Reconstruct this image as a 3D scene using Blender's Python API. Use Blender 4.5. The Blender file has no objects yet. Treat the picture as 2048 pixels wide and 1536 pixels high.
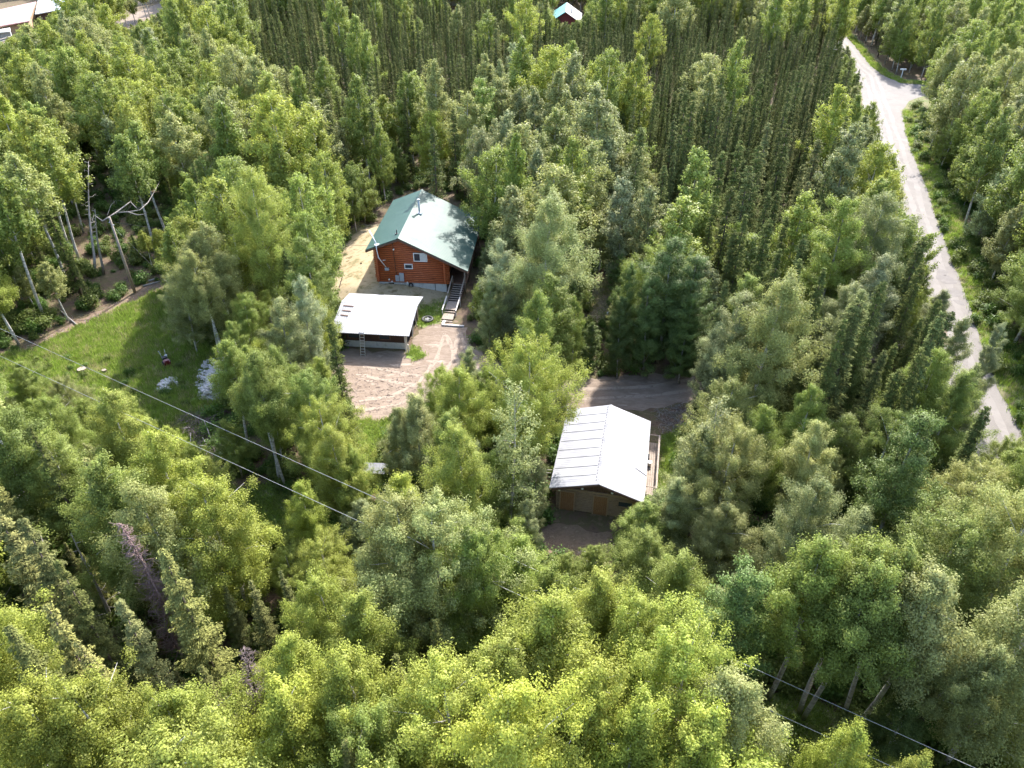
import bpy, bmesh, math, random
import numpy as np
from mathutils import Vector, Matrix, geometry
R = math.radians
rnd = random.Random(7)
rng = np.random.default_rng(11)
SC = bpy.context.scene
COL = SC.collection

# ------------------------------------------------------------------ camera, sky, sun
CAMH, PITCH, FPX = 40.0, R(36.0), 1447.0          # metres, tilt below the horizon, focal length in photo pixels (2048 wide)
cd = bpy.data.cameras.new('camera'); cam = bpy.data.objects.new('camera', cd); COL.objects.link(cam)
cam.location = (0, 0, CAMH); cam.rotation_euler = (math.pi/2 - PITCH, 0, 0)
cd.sensor_width = 36.0; cd.lens = FPX/2048*36.0; cd.clip_end = 3000; cd.clip_start = 0.5
SC.camera = cam
SUN_EL, SUN_AZ = R(41), R(19)                     # azimuth clockwise from +Y (the view direction)
w = bpy.data.worlds.new('World'); SC.world = w; w.use_nodes = True
nt = w.node_tree; nt.nodes.clear()
sky = nt.nodes.new('ShaderNodeTexSky'); sky.sky_type = 'NISHITA'; sky.sun_disc = False
sky.sun_elevation = SUN_EL; sky.sun_rotation = SUN_AZ; sky.dust_density = 2.0
bg = nt.nodes.new('ShaderNodeBackground'); bg.inputs[1].default_value = 0.15
wo = nt.nodes.new('ShaderNodeOutputWorld')
nt.links.new(sky.outputs[0], bg.inputs[0]); nt.links.new(bg.outputs[0], wo.inputs[0])
ld = bpy.data.lights.new('sun', 'SUN'); ld.energy = 2.8; ld.angle = R(0.9); ld.color = (1, 0.965, 0.91)
sun = bpy.data.objects.new('sun', ld); COL.objects.link(sun)
sdir = Vector((math.sin(SUN_AZ)*math.cos(SUN_EL), math.cos(SUN_AZ)*math.cos(SUN_EL), math.sin(SUN_EL)))
sun.rotation_euler = sdir.to_track_quat('Z', 'Y').to_euler(); sun.location = (30, 90, 80)
SC.view_settings.view_transform = 'Standard'; SC.view_settings.look = 'None'
SC.view_settings.exposure = 2.15; SC.view_settings.gamma = 1.0; SC.view_settings.use_curve_mapping = False
SC.cycles.max_bounces = 6; SC.cycles.diffuse_bounces = 3; SC.cycles.glossy_bounces = 2
SC.cycles.transmission_bounces = 3; SC.cycles.caustics_reflective = False; SC.cycles.caustics_refractive = False

# ------------------------------------------------------------------ picture <-> place
CP, SP = math.cos(PITCH), math.sin(PITCH)
def P(u, v, z=0.0):
    x = (u-1024)/FPX; y = (768-v)/FPX
    r = (x, CP+y*SP, -SP+y*CP); t = (z-CAMH)/r[2]
    return Vector((r[0]*t, r[1]*t, z))
def proj(p):
    p = np.asarray(p, float); x = p[..., 0]; y = p[..., 1]; z = p[..., 2]-CAMH
    d = y*CP - z*SP; up = y*SP + z*CP
    return np.stack([1024+FPX*x/d, 768-FPX*up/d, d], -1)
def inside(poly, u, v):
    u = np.asarray(u, float); v = np.asarray(v, float); c = np.zeros(u.shape, bool); n = len(poly)
    for i in range(n):
        x1, y1 = poly[i]; x2, y2 = poly[(i+1) % n]
        if y1 == y2: continue
        c ^= ((y1 > v) != (y2 > v)) & (u < (x2-x1)*(v-y1)/(y2-y1)+x1)
    return c

# ------------------------------------------------------------------ materials
MATS = {}
def N(nt, t, **kw):
    n = nt.nodes.new(t)
    for k, v in kw.items(): setattr(n, k, v)
    return n
def base_mat(name):
    m = bpy.data.materials.new(name); m.use_nodes = True; nt = m.node_tree; nt.nodes.clear()
    out = N(nt, 'ShaderNodeOutputMaterial'); b = N(nt, 'ShaderNodeBsdfPrincipled')
    nt.links.new(b.outputs[0], out.inputs[0]); MATS[name] = m
    return m, nt, b, out
def noise_mat(name, cols, scale=3.0, rough=0.85, bump=0.0, bscale=20.0, detail=8, metallic=0.0, stretch=(1, 1, 1), space='Object', spec=0.4):
    m, nt, b, out = base_mat(name)
    tc = N(nt, 'ShaderNodeTexCoord'); mp = N(nt, 'ShaderNodeMapping'); mp.inputs['Scale'].default_value = stretch
    nt.links.new(tc.outputs[space], mp.inputs[0])
    no = N(nt, 'ShaderNodeTexNoise'); no.inputs['Scale'].default_value = scale; no.inputs['Detail'].default_value = detail; no.inputs['Roughness'].default_value = 0.65
    nt.links.new(mp.outputs[0], no.inputs['Vector'])
    cr = N(nt, 'ShaderNodeValToRGB'); nt.links.new(no.outputs[0], cr.inputs[0])
    el = cr.color_ramp.elements; k = len(cols)
    el[0].position = 0.32; el[0].color = (*cols[0], 1); el[1].position = 0.68; el[1].color = (*cols[-1], 1)
    for i in range(1, k-1):
        e = el.new(0.32+0.36*i/(k-1)); e.color = (*cols[i], 1)
    nt.links.new(cr.outputs[0], b.inputs['Base Color'])
    b.inputs['Roughness'].default_value = rough; b.inputs['Metallic'].default_value = metallic
    b.inputs['Specular IOR Level'].default_value = spec
    if bump:
        n2 = N(nt, 'ShaderNodeTexNoise'); n2.inputs['Scale'].default_value = bscale; n2.inputs['Detail'].default_value = 6
        nt.links.new(mp.outputs[0], n2.inputs['Vector'])
        bp = N(nt, 'ShaderNodeBump'); bp.inputs['Strength'].default_value = bump; bp.inputs['Distance'].default_value = 0.1
        nt.links.new(n2.outputs[0], bp.inputs['Height']); nt.links.new(bp.outputs[0], b.inputs['Normal'])
    return m
def leaf_mat(name, transl=0.35, rough=0.55, spec=0.3, lo=0.7, hi=1.3, col=None):
    """leaf colour = the crown's own colour (object colour), varied leaf by leaf and branch by branch"""
    m, nt, b, out = base_mat(name)
    oi = N(nt, 'ShaderNodeObjectInfo'); ge = N(nt, 'ShaderNodeNewGeometry'); tc = N(nt, 'ShaderNodeTexCoord')
    no = N(nt, 'ShaderNodeTexNoise'); no.inputs['Scale'].default_value = 0.55; no.inputs['Detail'].default_value = 3
    nt.links.new(tc.outputs['Object'], no.inputs['Vector'])
    mr = N(nt, 'ShaderNodeMapRange'); mr.inputs['To Min'].default_value = lo; mr.inputs['To Max'].default_value = hi
    nt.links.new(ge.outputs['Random Per Island'], mr.inputs['Value'])
    mr2 = N(nt, 'ShaderNodeMapRange'); mr2.inputs['From Min'].default_value = 0.3; mr2.inputs['From Max'].default_value = 0.7
    mr2.inputs['To Min'].default_value = 0.82; mr2.inputs['To Max'].default_value = 1.2
    nt.links.new(no.outputs[0], mr2.inputs['Value'])
    mu = N(nt, 'ShaderNodeMath', operation='MULTIPLY'); nt.links.new(mr.outputs[0], mu.inputs[0]); nt.links.new(mr2.outputs[0], mu.inputs[1])
    mr3 = N(nt, 'ShaderNodeMapRange'); mr3.inputs['To Min'].default_value = 0.86; mr3.inputs['To Max'].default_value = 1.14
    nt.links.new(oi.outputs['Random'], mr3.inputs['Value'])
    mu2 = N(nt, 'ShaderNodeMath', operation='MULTIPLY'); nt.links.new(mu.outputs[0], mu2.inputs[0]); nt.links.new(mr3.outputs[0], mu2.inputs[1])
    hs = N(nt, 'ShaderNodeHueSaturation'); 
    if col is None: nt.links.new(oi.outputs['Color'], hs.inputs['Color'])
    else: hs.inputs['Color'].default_value = (*col, 1)
    nt.links.new(mu2.outputs[0], hs.inputs['Value'])
    mh = N(nt, 'ShaderNodeMapRange'); mh.inputs['To Min'].default_value = 0.493; mh.inputs['To Max'].default_value = 0.51
    nt.links.new(no.outputs[0], mh.inputs['Value']); nt.links.new(mh.outputs[0], hs.inputs['Hue'])
    nt.links.new(hs.outputs[0], b.inputs['Base Color']); b.inputs['Roughness'].default_value = rough
    b.inputs['Specular IOR Level'].default_value = spec
    tr = N(nt, 'ShaderNodeBsdfTranslucent'); nt.links.new(hs.outputs[0], tr.inputs[0])
    mx = N(nt, 'ShaderNodeMixShader'); mx.inputs[0].default_value = transl
    nt.links.new(b.outputs[0], mx.inputs[1]); nt.links.new(tr.outputs[0], mx.inputs[2]); nt.links.new(mx.outputs[0], out.inputs[0])
    return m
def metal_roof(name, col, col2, rough, metallic, pitch, axis, spec=0.5, seam=0.35, wear=6.0):
    """profiled sheet metal: wave bump across the slope, sheets slightly different, weathering"""
    m, nt, b, out = base_mat(name)
    tc = N(nt, 'ShaderNodeTexCoord')
    wv = N(nt, 'ShaderNodeTexWave', wave_type='BANDS', bands_direction=axis, wave_profile='SIN'); wv.inputs['Scale'].default_value = 1/pitch*0.314
    nt.links.new(tc.outputs['Object'], wv.inputs['Vector'])
    no = N(nt, 'ShaderNodeTexNoise'); no.inputs['Scale'].default_value = 1.1; no.inputs['Detail'].default_value = wear
    nt.links.new(tc.outputs['Object'], no.inputs['Vector'])
    cr = N(nt, 'ShaderNodeValToRGB'); cr.color_ramp.elements[0].position = 0.35; cr.color_ramp.elements[1].position = 0.7
    cr.color_ramp.elements[0].color = (*col2, 1); cr.color_ramp.elements[1].color = (*col, 1)
    nt.links.new(no.outputs[0], cr.inputs[0]); nt.links.new(cr.outputs[0], b.inputs['Base Color'])
    bp = N(nt, 'ShaderNodeBump'); bp.inputs['Strength'].default_value = seam; bp.inputs['Distance'].default_value = 0.02
    nt.links.new(wv.outputs[1], bp.inputs['Height']); nt.links.new(bp.outputs[0], b.inputs['Normal'])
    mr = N(nt, 'ShaderNodeMapRange'); mr.inputs['To Min'].default_value = rough*0.85; mr.inputs['To Max'].default_value = rough*1.25
    nt.links.new(no.outputs[0], mr.inputs['Value']); nt.links.new(mr.outputs[0], b.inputs['Roughness'])
    b.inputs['Metallic'].default_value = metallic; b.inputs['Specular IOR Level'].default_value = spec
    return m

M_GROUND = noise_mat('forest_soil', [(0.07, 0.045, 0.03), (0.13, 0.085, 0.055), (0.10, 0.085, 0.035), (0.21, 0.14, 0.095)], 0.7, 0.95, 0.8, 6, 12, space='Object')
M_GRAVEL = noise_mat('sandy_gravel', [(0.14, 0.103, 0.076), (0.25, 0.192, 0.146), (0.19, 0.14, 0.104), (0.38, 0.305, 0.24)], 0.55, 0.95, 0.6, 9, 14, stretch=(0.6, 1.6, 1))
M_ROAD = noise_mat('road_gravel', [(0.145, 0.130, 0.118), (0.185, 0.167, 0.153), (0.16, 0.144, 0.132), (0.215, 0.196, 0.182)], 0.2, 0.9, 0.25, 8, 10)
M_GRASS = noise_mat('grass_sod', [(0.12, 0.16, 0.035), (0.19, 0.26, 0.055), (0.25, 0.23, 0.11), (0.18, 0.27, 0.05)], 0.35, 0.95, 0.8, 12, 12)
M_VERGE = noise_mat('verge_sod', [(0.07, 0.09, 0.03), (0.12, 0.15, 0.045), (0.16, 0.14, 0.07), (0.12, 0.17, 0.04)], 0.5, 0.95, 0.8, 12, 12)
M_STRAW = noise_mat('dry_grass', [(0.15, 0.11, 0.065), (0.28, 0.22, 0.14), (0.21, 0.165, 0.095), (0.35, 0.29, 0.195)], 1.2, 0.95, 0.7, 14, 12)
M_PATH = noise_mat('needle_path', [(0.13, 0.085, 0.06), (0.22, 0.15, 0.10), (0.16, 0.11, 0.07), (0.34, 0.25, 0.17)], 1.4, 0.95, 0.8, 10, 12)
M_BIRCH = noise_mat('birch_bark', [(0.20, 0.18, 0.16), (0.56, 0.52, 0.48), (0.72, 0.68, 0.63)], 1.6, 0.8, 0.3, 10, 6, stretch=(1, 1, 3.5))
M_POPBARK = noise_mat('poplar_bark', [(0.13, 0.12, 0.10), (0.30, 0.28, 0.24), (0.40, 0.38, 0.32)], 2.0, 0.85, 0.4, 10, 6, stretch=(1, 1, 1.5))
M_SPRBARK = noise_mat('spruce_bark', [(0.07, 0.05, 0.04), (0.16, 0.12, 0.10)], 4.0, 0.9, 0.4, 12, 6, stretch=(1, 1, 0.4))
M_DEAD = noise_mat('dead_wood', [(0.24, 0.21, 0.19), (0.46, 0.42, 0.38)], 3.0, 0.85, 0.3, 12, 6, stretch=(1, 1, 0.4))
LEAFARGS = {'birch_leaves': (0.45, 0.55, 0.25), 'poplar_leaves': (0.38, 0.55, 0.25, 0.65, 1.4), 'spruce_needles': (0.10, 0.8, 0.06, 0.65, 1.35), 'grass_blades': (0.35, 0.6, 0.2, 0.65, 1.35)}
M_LEAF = leaf_mat('birch_leaves', 0.45, 0.55, 0.25)
M_PLEAF = leaf_mat('poplar_leaves', 0.38, 0.55, 0.25, 0.65, 1.4)
M_NEEDLE = leaf_mat('spruce_needles', 0.10, 0.8, 0.06, 0.65, 1.35)
M_GBLADE = leaf_mat('grass_blades', 0.35, 0.6, 0.2, 0.65, 1.35)
M_LOG = noise_mat('stained_logs', [(0.28, 0.062, 0.02), (0.50, 0.135, 0.045), (0.41, 0.10, 0.034), (0.60, 0.19, 0.07)], 2.2, 0.5, 0.25, 10, 8, stretch=(0.5, 1, 3))
M_CONC = noise_mat('concrete', [(0.33, 0.33, 0.32), (0.50, 0.50, 0.49), (0.44, 0.43, 0.40)], 2.2, 0.9, 0.2, 20, 10)
M_GREEN = metal_roof('green_sheet_metal', (0.036, 0.084, 0.068), (0.03, 0.072, 0.058), 0.5, 0.0, 0.30, 'Y', 0.29, 0.5)
M_WHITEROOF = metal_roof('pale_sheet_metal', (0.31, 0.31, 0.32), (0.24, 0.24, 0.255), 0.5, 0.1, 0.25, 'X')
M_BARNROOF = metal_roof('bright_sheet_metal', (0.31, 0.31, 0.32), (0.23, 0.23, 0.25), 0.5, 0.1, 0.22, 'Y')
M_JOINT = noise_mat('roof_joint', [(0.10, 0.10, 0.11), (0.15, 0.15, 0.16)], 4)
M_TEAL = metal_roof('teal_sheet_metal', (0.20, 0.46, 0.46), (0.17, 0.40, 0.40), 0.4, 0, 0.4, 'Y')
M_PINK = metal_roof('pink_sheet_metal', (0.42, 0.24, 0.225), (0.36, 0.2, 0.19), 0.5, 0, 0.4, 'Y')
M_WOOD = noise_mat('weathered_wood', [(0.24, 0.19, 0.15), (0.38, 0.31, 0.25)], 5, 0.85, 0.2, 20, 6, stretch=(1, 1, 1))
M_BROWN = noise_mat('brown_board', [(0.085, 0.045, 0.03), (0.16, 0.09, 0.06)], 4, 0.8, 0.2, 20, 6, stretch=(3, 1, 1))
M_DARKSIDE = noise_mat('dark_stained_siding', [(0.045, 0.024, 0.018), (0.085, 0.045, 0.032)], 4, 0.75, 0.2, 20, 6, stretch=(1, 1, 4))
M_TAN = noise_mat('tan_half_logs', [(0.20, 0.13, 0.08), (0.42, 0.29, 0.18), (0.28, 0.185, 0.11)], 5, 0.8, 0.3, 16, 8, stretch=(0.6, 1, 4))
M_DOOR = noise_mat('brown_planks', [(0.22, 0.11, 0.05), (0.36, 0.19, 0.09)], 6, 0.75, 0.2, 20, 6, stretch=(5, 1, 0.6))
M_WHITE = noise_mat('white_paint', [(0.72, 0.72, 0.70), (0.82, 0.82, 0.80)], 6, 0.5)
M_GREY = noise_mat('grey_enamel', [(0.36, 0.38, 0.40), (0.45, 0.47, 0.49)], 6, 0.45)
M_BLACK = noise_mat('black_rubber', [(0.012, 0.012, 0.014), (0.03, 0.03, 0.03)], 6, 0.6)
M_RED = noise_mat('red_enamel', [(0.12, 0.008, 0.012), (0.17, 0.012, 0.018)], 6, 0.35)
M_ALU = noise_mat('aluminium', [(0.62, 0.64, 0.66), (0.74, 0.76, 0.78)], 6, 0.35, metallic=0.7)
M_WIRE = noise_mat('bare_wire', [(0.30, 0.30, 0.30), (0.38, 0.38, 0.38)], 6, 0.45, metallic=0.3)
M_DARK = noise_mat('gap_and_shade_black', [(0.008, 0.008, 0.010), (0.015, 0.014, 0.014)], 6, 0.9)  # near-black in log gaps; stands for shade under treads and inside the garage
M_STONE = noise_mat('stone', [(0.26, 0.25, 0.24), (0.44, 0.43, 0.42)], 5, 0.9, 0.4, 14)
M_FIRE = noise_mat('split_birch', [(0.42, 0.37, 0.35), (0.66, 0.60, 0.57), (0.58, 0.50, 0.44)], 3, 0.8, 0.2, 16, 6)
M_TWIG = noise_mat('cut_brush', [(0.10, 0.075, 0.075), (0.22, 0.17, 0.16)], 5, 0.9)
M_REDWALL = noise_mat('dark_red_wall', [(0.16, 0.03, 0.03), (0.22, 0.05, 0.045)], 5, 0.8)
M_RAIL = noise_mat('pale_rail_wood', [(0.48, 0.43, 0.38), (0.62, 0.57, 0.52)], 5, 0.8)
m, ntg, b, _o = base_mat('window_glass'); M_GLASS = m
b.inputs['Base Color'].default_value = (0.04, 0.05, 0.06, 1); b.inputs['Roughness'].default_value = 0.06; b.inputs['Specular IOR Level'].default_value = 0.7

# ------------------------------------------------------------------ mesh helpers
class MB:
    def __init__(s): s.v = []; s.f = []; s.mi = []; s.sm = []
    def add(s, vs, fs, mi=0, smooth=False):
        k = len(s.v); s.v += [tuple(x) for x in vs]; s.f += [tuple(i+k for i in f) for f in fs]; s.mi += [mi]*len(fs); s.sm += [smooth]*len(fs); return s
    def box(s, x0, x1, y0, y1, z0, z1, mi=0):
        return s.add([(x0,y0,z0),(x1,y0,z0),(x1,y1,z0),(x0,y1,z0),(x0,y0,z1),(x1,y0,z1),(x1,y1,z1),(x0,y1,z1)],
                     [(0,3,2,1),(4,5,6,7),(0,1,5,4),(1,2,6,5),(2,3,7,6),(3,0,4,7)], mi)
    def bar(s, a, b, w, h, mi=0):
        a = Vector(a); b = Vector(b); d = (b-a).normalized(); up = Vector((0, 0, 1))
        if abs(d.z) > 0.98: up = Vector((0, 1, 0))
        x = d.cross(up).normalized()*w/2; y = x.cross(d).normalized()*h/2
        q = [a-x-y, a+x-y, a+x+y, a-x+y, b-x-y, b+x-y, b+x+y, b-x+y]
        return s.add(q, [(0,1,2,3),(7,6,5,4),(0,4,5,1),(1,5,6,2),(2,6,7,3),(3,7,4,0)], mi)
    def tube(s, pts, rs, n=8, mi=0, cap=True):
        pts = [Vector(p) for p in pts]
        if not hasattr(rs, '__len__'): rs = [rs]*len(pts)
        k = len(s.v); ref = None
        for i, p in enumerate(pts):
            d = (pts[min(i+1, len(pts)-1)]-pts[max(i-1, 0)]).normalized()
            if ref is None: ref = Vector((1, 0, 0)) if abs(d.x) < 0.9 else Vector((0, 1, 0))
            x = (ref - d*ref.dot(d)).normalized(); y = d.cross(x); ref = x
            for j in range(n):
                a = 2*math.pi*j/n; s.v.append(tuple(p+(x*math.cos(a)+y*math.sin(a))*rs[i]))
        for i in range(len(pts)-1):
            for j in range(n):
                a = k+i*n+j; b = k+i*n+(j+1) % n
                s.f.append((a, b, b+n, a+n)); s.mi.append(mi); s.sm.append(True)
        if cap:
            s.f.append(tuple(k+j for j in reversed(range(n)))); s.mi.append(mi); s.sm.append(False)
            q = k+(len(pts)-1)*n; s.f.append(tuple(q+j for j in range(n))); s.mi.append(mi); s.sm.append(False)
        return s
    def mesh(s, name, mats):
        me = bpy.data.meshes.new(name); me.from_pydata(s.v, [], s.f); me.update()
        for m in (mats if isinstance(mats, (list, tuple)) else [mats]): me.materials.append(m)
        me.polygons.foreach_set('material_index', s.mi); me.polygons.foreach_set('use_smooth', s.sm)
        return me
    def obj(s, name, mats, parent=None): return link(name, s.mesh(name, mats), parent)
def link(name, me, parent=None):
    o = bpy.data.objects.new(name, me); COL.objects.link(o)
    if parent is not None: o.parent = parent
    return o
def tag(o, label=None, cat=None, group=None, kind=None):
    if label: o['label'] = label
    if cat: o['category'] = cat
    if group: o['group'] = group
    if kind: o['kind'] = kind
    return o
def thing(name, label, cat, loc=(0, 0, 0), rz=0.0, group=None):
    o = bpy.data.objects.new(name, None); COL.objects.link(o); o.location = loc; o.rotation_euler = (0, 0, rz); o.empty_display_size = 0.3
    return tag(o, label, cat, group)
def quads_mesh(name, V, mat, mi=None, extra=None):
    """V: (n,4,3) quads -> one mesh, each quad its own leaf"""
    n = len(V); me = bpy.data.meshes.new(name)
    if extra is None: ev = np.zeros((0, 3)); ef = []; em = []; es = []
    else: ev = np.array(extra.v); ef = extra.f; em = extra.mi; es = extra.sm
    vv = np.concatenate([V.reshape(-1, 3), ev]).astype(np.float32)
    li = np.arange(n*4, dtype=np.int32); tot = np.full(n, 4, np.int32)
    if len(ef):
        el = np.array([i for f in ef for i in f], np.int32)+n*4; et = np.array([len(f) for f in ef], np.int32)
        li = np.concatenate([li, el]); tot = np.concatenate([tot, et])
    start = np.concatenate([[0], np.cumsum(tot)[:-1]]).astype(np.int32)
    me.vertices.add(len(vv)); me.vertices.foreach_set('co', vv.ravel())
    me.loops.add(len(li)); me.loops.foreach_set('vertex_index', li)
    me.polygons.add(len(tot)); me.polygons.foreach_set('loop_start', start); me.polygons.foreach_set('loop_total', tot)
    for m in (mat if isinstance(mat, (list, tuple)) else [mat]): me.materials.append(m)
    if len(ef):
        me.polygons.foreach_set('material_index', np.concatenate([np.zeros(n, np.int32), np.array(em, np.int32)]))
        me.polygons.foreach_set('use_smooth', np.concatenate([np.zeros(n, bool), np.array(es, bool)]))
    me.update(calc_edges=True)
    return me
def unit(a): return a/np.maximum(np.linalg.norm(a, axis=-1, keepdims=True), 1e-6)
def leaves(pos, nrm, ln, wd, rg, along=None):
    n = len(pos); nrm = unit(nrm)
    r = rg.normal(size=(n, 3)) if along is None else along+0.25*rg.normal(size=(n, 3))
    t = unit(r-nrm*np.sum(r*nrm, -1, keepdims=True)); bt = np.cross(nrm, t)
    L = (ln*rg.uniform(0.7, 1.3, n))[:, None]; W = (wd*rg.uniform(0.7, 1.3, n))[:, None]
    return np.stack([pos-t*L, pos+bt*W-t*L*0.1, pos+t*L, pos-bt*W-t*L*0.1], 1)

# ------------------------------------------------------------------ tree kinds (all 15 m tall before scaling)
def broadleaf(seed, H=15.0, cb=0.3, Rm=2.5, nb=44, per=480, ls=0.085, droop=0.5, sig=0.2, top=0.75, gap=0.0, up=0.8):
    """a stem, limbs swept upward, and on every limb a handful of separate leaf sprays"""
    rg = np.random.default_rng(seed); bark = MB(); pts = []; rs = []
    ph = rg.uniform(0, 6.28); amp = rg.uniform(0.1, 0.35)
    def axis(z): return np.array([amp*math.sin(z*0.28+ph)-amp*math.sin(ph), amp*math.cos(z*0.22+ph)-amp*math.cos(ph), z])
    for i in range(9):
        z = H*0.97*i/8; pts.append(axis(z)); rs.append(0.135*(1-i/8)**0.8+0.02)
    bark.tube(pts, rs, 7)
    allp = []; alln = []
    lob = rg.uniform(0.7, 1.2, 7); lob2 = rg.uniform(0.8, 1.2, 9)
    for k in range(nb):
        u = ((k+rg.uniform(0, 1))/nb)**0.9
        z = H*(cb+(1-cb)*u)
        prof = (0.62+0.38*min(u/0.22, 1))*max(0.03, 1-(max(u-0.2, 0)/0.83)**1.9)**top
        az = k*2.39996+rg.uniform(-0.5, 0.5); l = lob[int((az % 6.283)/6.283*7) % 7]*lob2[int(u*8.99)]
        r = Rm*prof*l*rg.uniform(0.55, 1.15)
        if rg.uniform() < gap: continue
        rise = up*r*rg.uniform(0.7, 1.3)
        a0 = axis(max(z-rise, H*0.10)); tip = axis(z)+np.array([math.cos(az)*r, math.sin(az)*r, rg.normal()*0.3])
        if k % 3 == 0: bark.tube([a0, (a0+tip)/2+np.array([0, 0, 0.1*r]), a0+(tip-a0)*0.85], [0.04*(1-u)+0.018, 0.02, 0.006], 4)
        side = np.array([-math.sin(az), math.cos(az), 0]); ns = int(3+5*prof)
        for q in range(ns):
            s_ = 1.0 if q == 0 else rg.uniform(0.3, 1.0); sz = sig*rg.uniform(0.75, 1.6)*(0.6+0.5*prof)
            c = a0+(tip-a0)*s_+side*rg.normal()*r*0.26*(1.2-0.4*s_)+np.array([0, 0, 0.22*r*math.sin(s_*3.14)+rg.normal()*0.18])
            n = max(6, int(per/ns*(0.35+0.9*prof)*rg.uniform(0.6, 1.4)*(sz/sig)))
            o_ = rg.normal(size=(n, 3)); o_ = o_/np.maximum(np.linalg.norm(o_, axis=1, keepdims=True), 1e-3)*rg.uniform(0.25, 1.25, (n, 1))**0.8
            dr_ = rg.uniform(0, 1, n)**2*droop*(0.5+0.6*s_)
            p = c+o_*sz*np.array([1.35, 1.35, 1.0])+(tip-a0)/max(r, .3)*(rg.normal(size=(n, 1))*sz*0.5); p[:, 2] -= dr_
            allp.append(p); alln.append(o_*0.85+np.array([math.cos(az)*0.35, math.sin(az)*0.35, 0.55])+rg.normal(size=(n, 3))*0.38)
    # leader
    n = int(per*0.5); c = axis(H*0.97); o_ = rg.normal(size=(n, 3)); p = c+o_*np.array([0.22, 0.22, 0.3]); allp.append(p); alln.append(o_+np.array([0, 0, 0.5]))
    p = np.concatenate(allp); nn = np.concatenate(alln); p[:, 2] = np.clip(p[:, 2], 0.1, H+0.3)
    return bark, leaves(p, nn, ls, ls*0.72, rg)
def conifer(seed, H=15.0, Rm=1.5, cb=0.08, whorls=46, per=8, nn_=34, ls=0.14, ragged=0.25, club=0.0, droop=0.35, dens=1.0, powr=0.8):
    rg = np.random.default_rng(seed); bark = MB(); bark.tube([(0, 0, 0), (0.05, 0, H*0.5), (0, 0.05, H*0.98)], [0.16, 0.10, 0.015], 6)
    P_, N_, A_ = [], [], []
    for k in range(whorls):
        u = (k+rg.uniform(0, 0.9))/whorls; z = H*(cb+(1-cb)*u)
        Rk = Rm*((1-u)**powr)*(0.75+0.25*min(u/0.12, 1))+0.10+club*Rm*math.exp(-((u-0.93)/0.045)**2)
        for j in range(per):
            if rg.uniform() < ragged*0.5: continue
            az = rg.uniform(0, 6.283); L = Rk*rg.uniform(1-ragged*1.6, 1.12); n = max(3, int(nn_*dens*(0.35+0.65*L/Rm)))
            s = rg.uniform(0.12, 1, n)**0.75; d = np.array([math.cos(az), math.sin(az), 0]); sd = np.array([-d[1], d[0], 0])
            wv = (1-s)*0.22*L+0.08
            p = np.array([0, 0, z])+d*(s*L)[:, None]+sd*(rg.normal(size=n)*wv)[:, None]
            p[:, 2] += -droop*L*s**1.0+0.22*L*s**3+rg.normal(size=n)*0.05
            P_.append(p); A_.append(np.tile(d+np.array([0, 0, -droop*0.6]), (n, 1))+sd*rg.normal(size=(n, 1))*0.5)
            N_.append(np.tile(d*0.45+np.array([0, 0, 0.8]), (n, 1))+rg.normal(size=(n, 3))*0.4)
    p = np.concatenate(P_)
    return bark, leaves(p, np.concatenate(N_), ls, ls*0.36, rg, np.concatenate(A_))
def bare(seed, H=15.0, nb=40, L0=1.4, curl=0.6, cb=0.1, thick=0.12):
    rg = np.random.default_rng(seed); bark = MB(); tw = MB()
    ax = [np.array([0.15*math.sin(z*0.4+seed), 0.12*math.cos(z*0.3+seed)-0.12*math.cos(seed), z]) for z in np.linspace(0, H, 8)]
    ax[0] = np.zeros(3); bark.tube(ax, [thick*(1-i/7.5)+0.012 for i in range(8)], 7)
    for k in range(nb):
        u = cb+(1-cb)*(k+0.5)/nb; z = u*H; az = rg.uniform(0, 6.28); L = L0*(1.1-u)**0.6*rg.uniform(0.5, 1.2)
        a = np.array([np.interp(z, np.linspace(0, H, 8), [q[0] for q in ax]), np.interp(z, np.linspace(0, H, 8), [q[1] for q in ax]), z])
        d = np.array([math.cos(az), math.sin(az), rg.uniform(-curl, curl)])
        m1 = a+d*L*0.5; e = a+d*L+np.array([0, 0, rg.uniform(-0.3, 0.4)*L])
        tw.tube([a, m1, e], [0.03*thick/0.12, 0.02, 0.008], 4)
        for q in range(3):
            s = m1+(e-m1)*rg.uniform(0, 1); tw.tube([s, s+rg.normal(size=3)*L*0.28], [0.012, 0.005], 3)
    return bark, tw

PROTO = {}
def add_proto(key, bark, V, barkm, leafm):
    PROTO[key] = (bark.mesh('trunk', barkm), quads_mesh('crown', V, leafm), (bark, V, barkm, leafm))
NB, NP, NS, NW = 7, 5, 4, 5
for i in range(NB):   # birches close enough to show their leaves
    kw = dict(cb=[0.22, 0.3, 0.26, 0.34, 0.28, 0.3, 0.24][i], Rm=[3.4, 2.8, 3.8, 3.0, 3.3, 2.7, 3.6][i], nb=[58, 50, 64, 50, 58, 46, 62][i], droop=0.8, top=[.6, .75, .5, .7, .6, .85, .55][i])
    add_proto(('birch', 0, i), *broadleaf(100+i, per=1250, ls=0.049, sig=0.23, **kw), M_BIRCH, M_LEAF)
    add_proto(('birch', 1, i), *broadleaf(100+i, per=290, ls=0.108, sig=0.23, **kw), M_BIRCH, M_LEAF)
for i in range(2):    # high-crowned birches with long bare stems
    add_proto(('tallbirch', 0, i), *broadleaf(140+i, cb=0.56, Rm=2.9, nb=38, per=1200, ls=0.049, droop=0.9), M_BIRCH, M_LEAF)
    add_proto(('tallbirch', 1, i), *broadleaf(140+i, cb=0.56, Rm=2.9, nb=38, per=280, ls=0.108, droop=0.9), M_BIRCH, M_LEAF)
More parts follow.
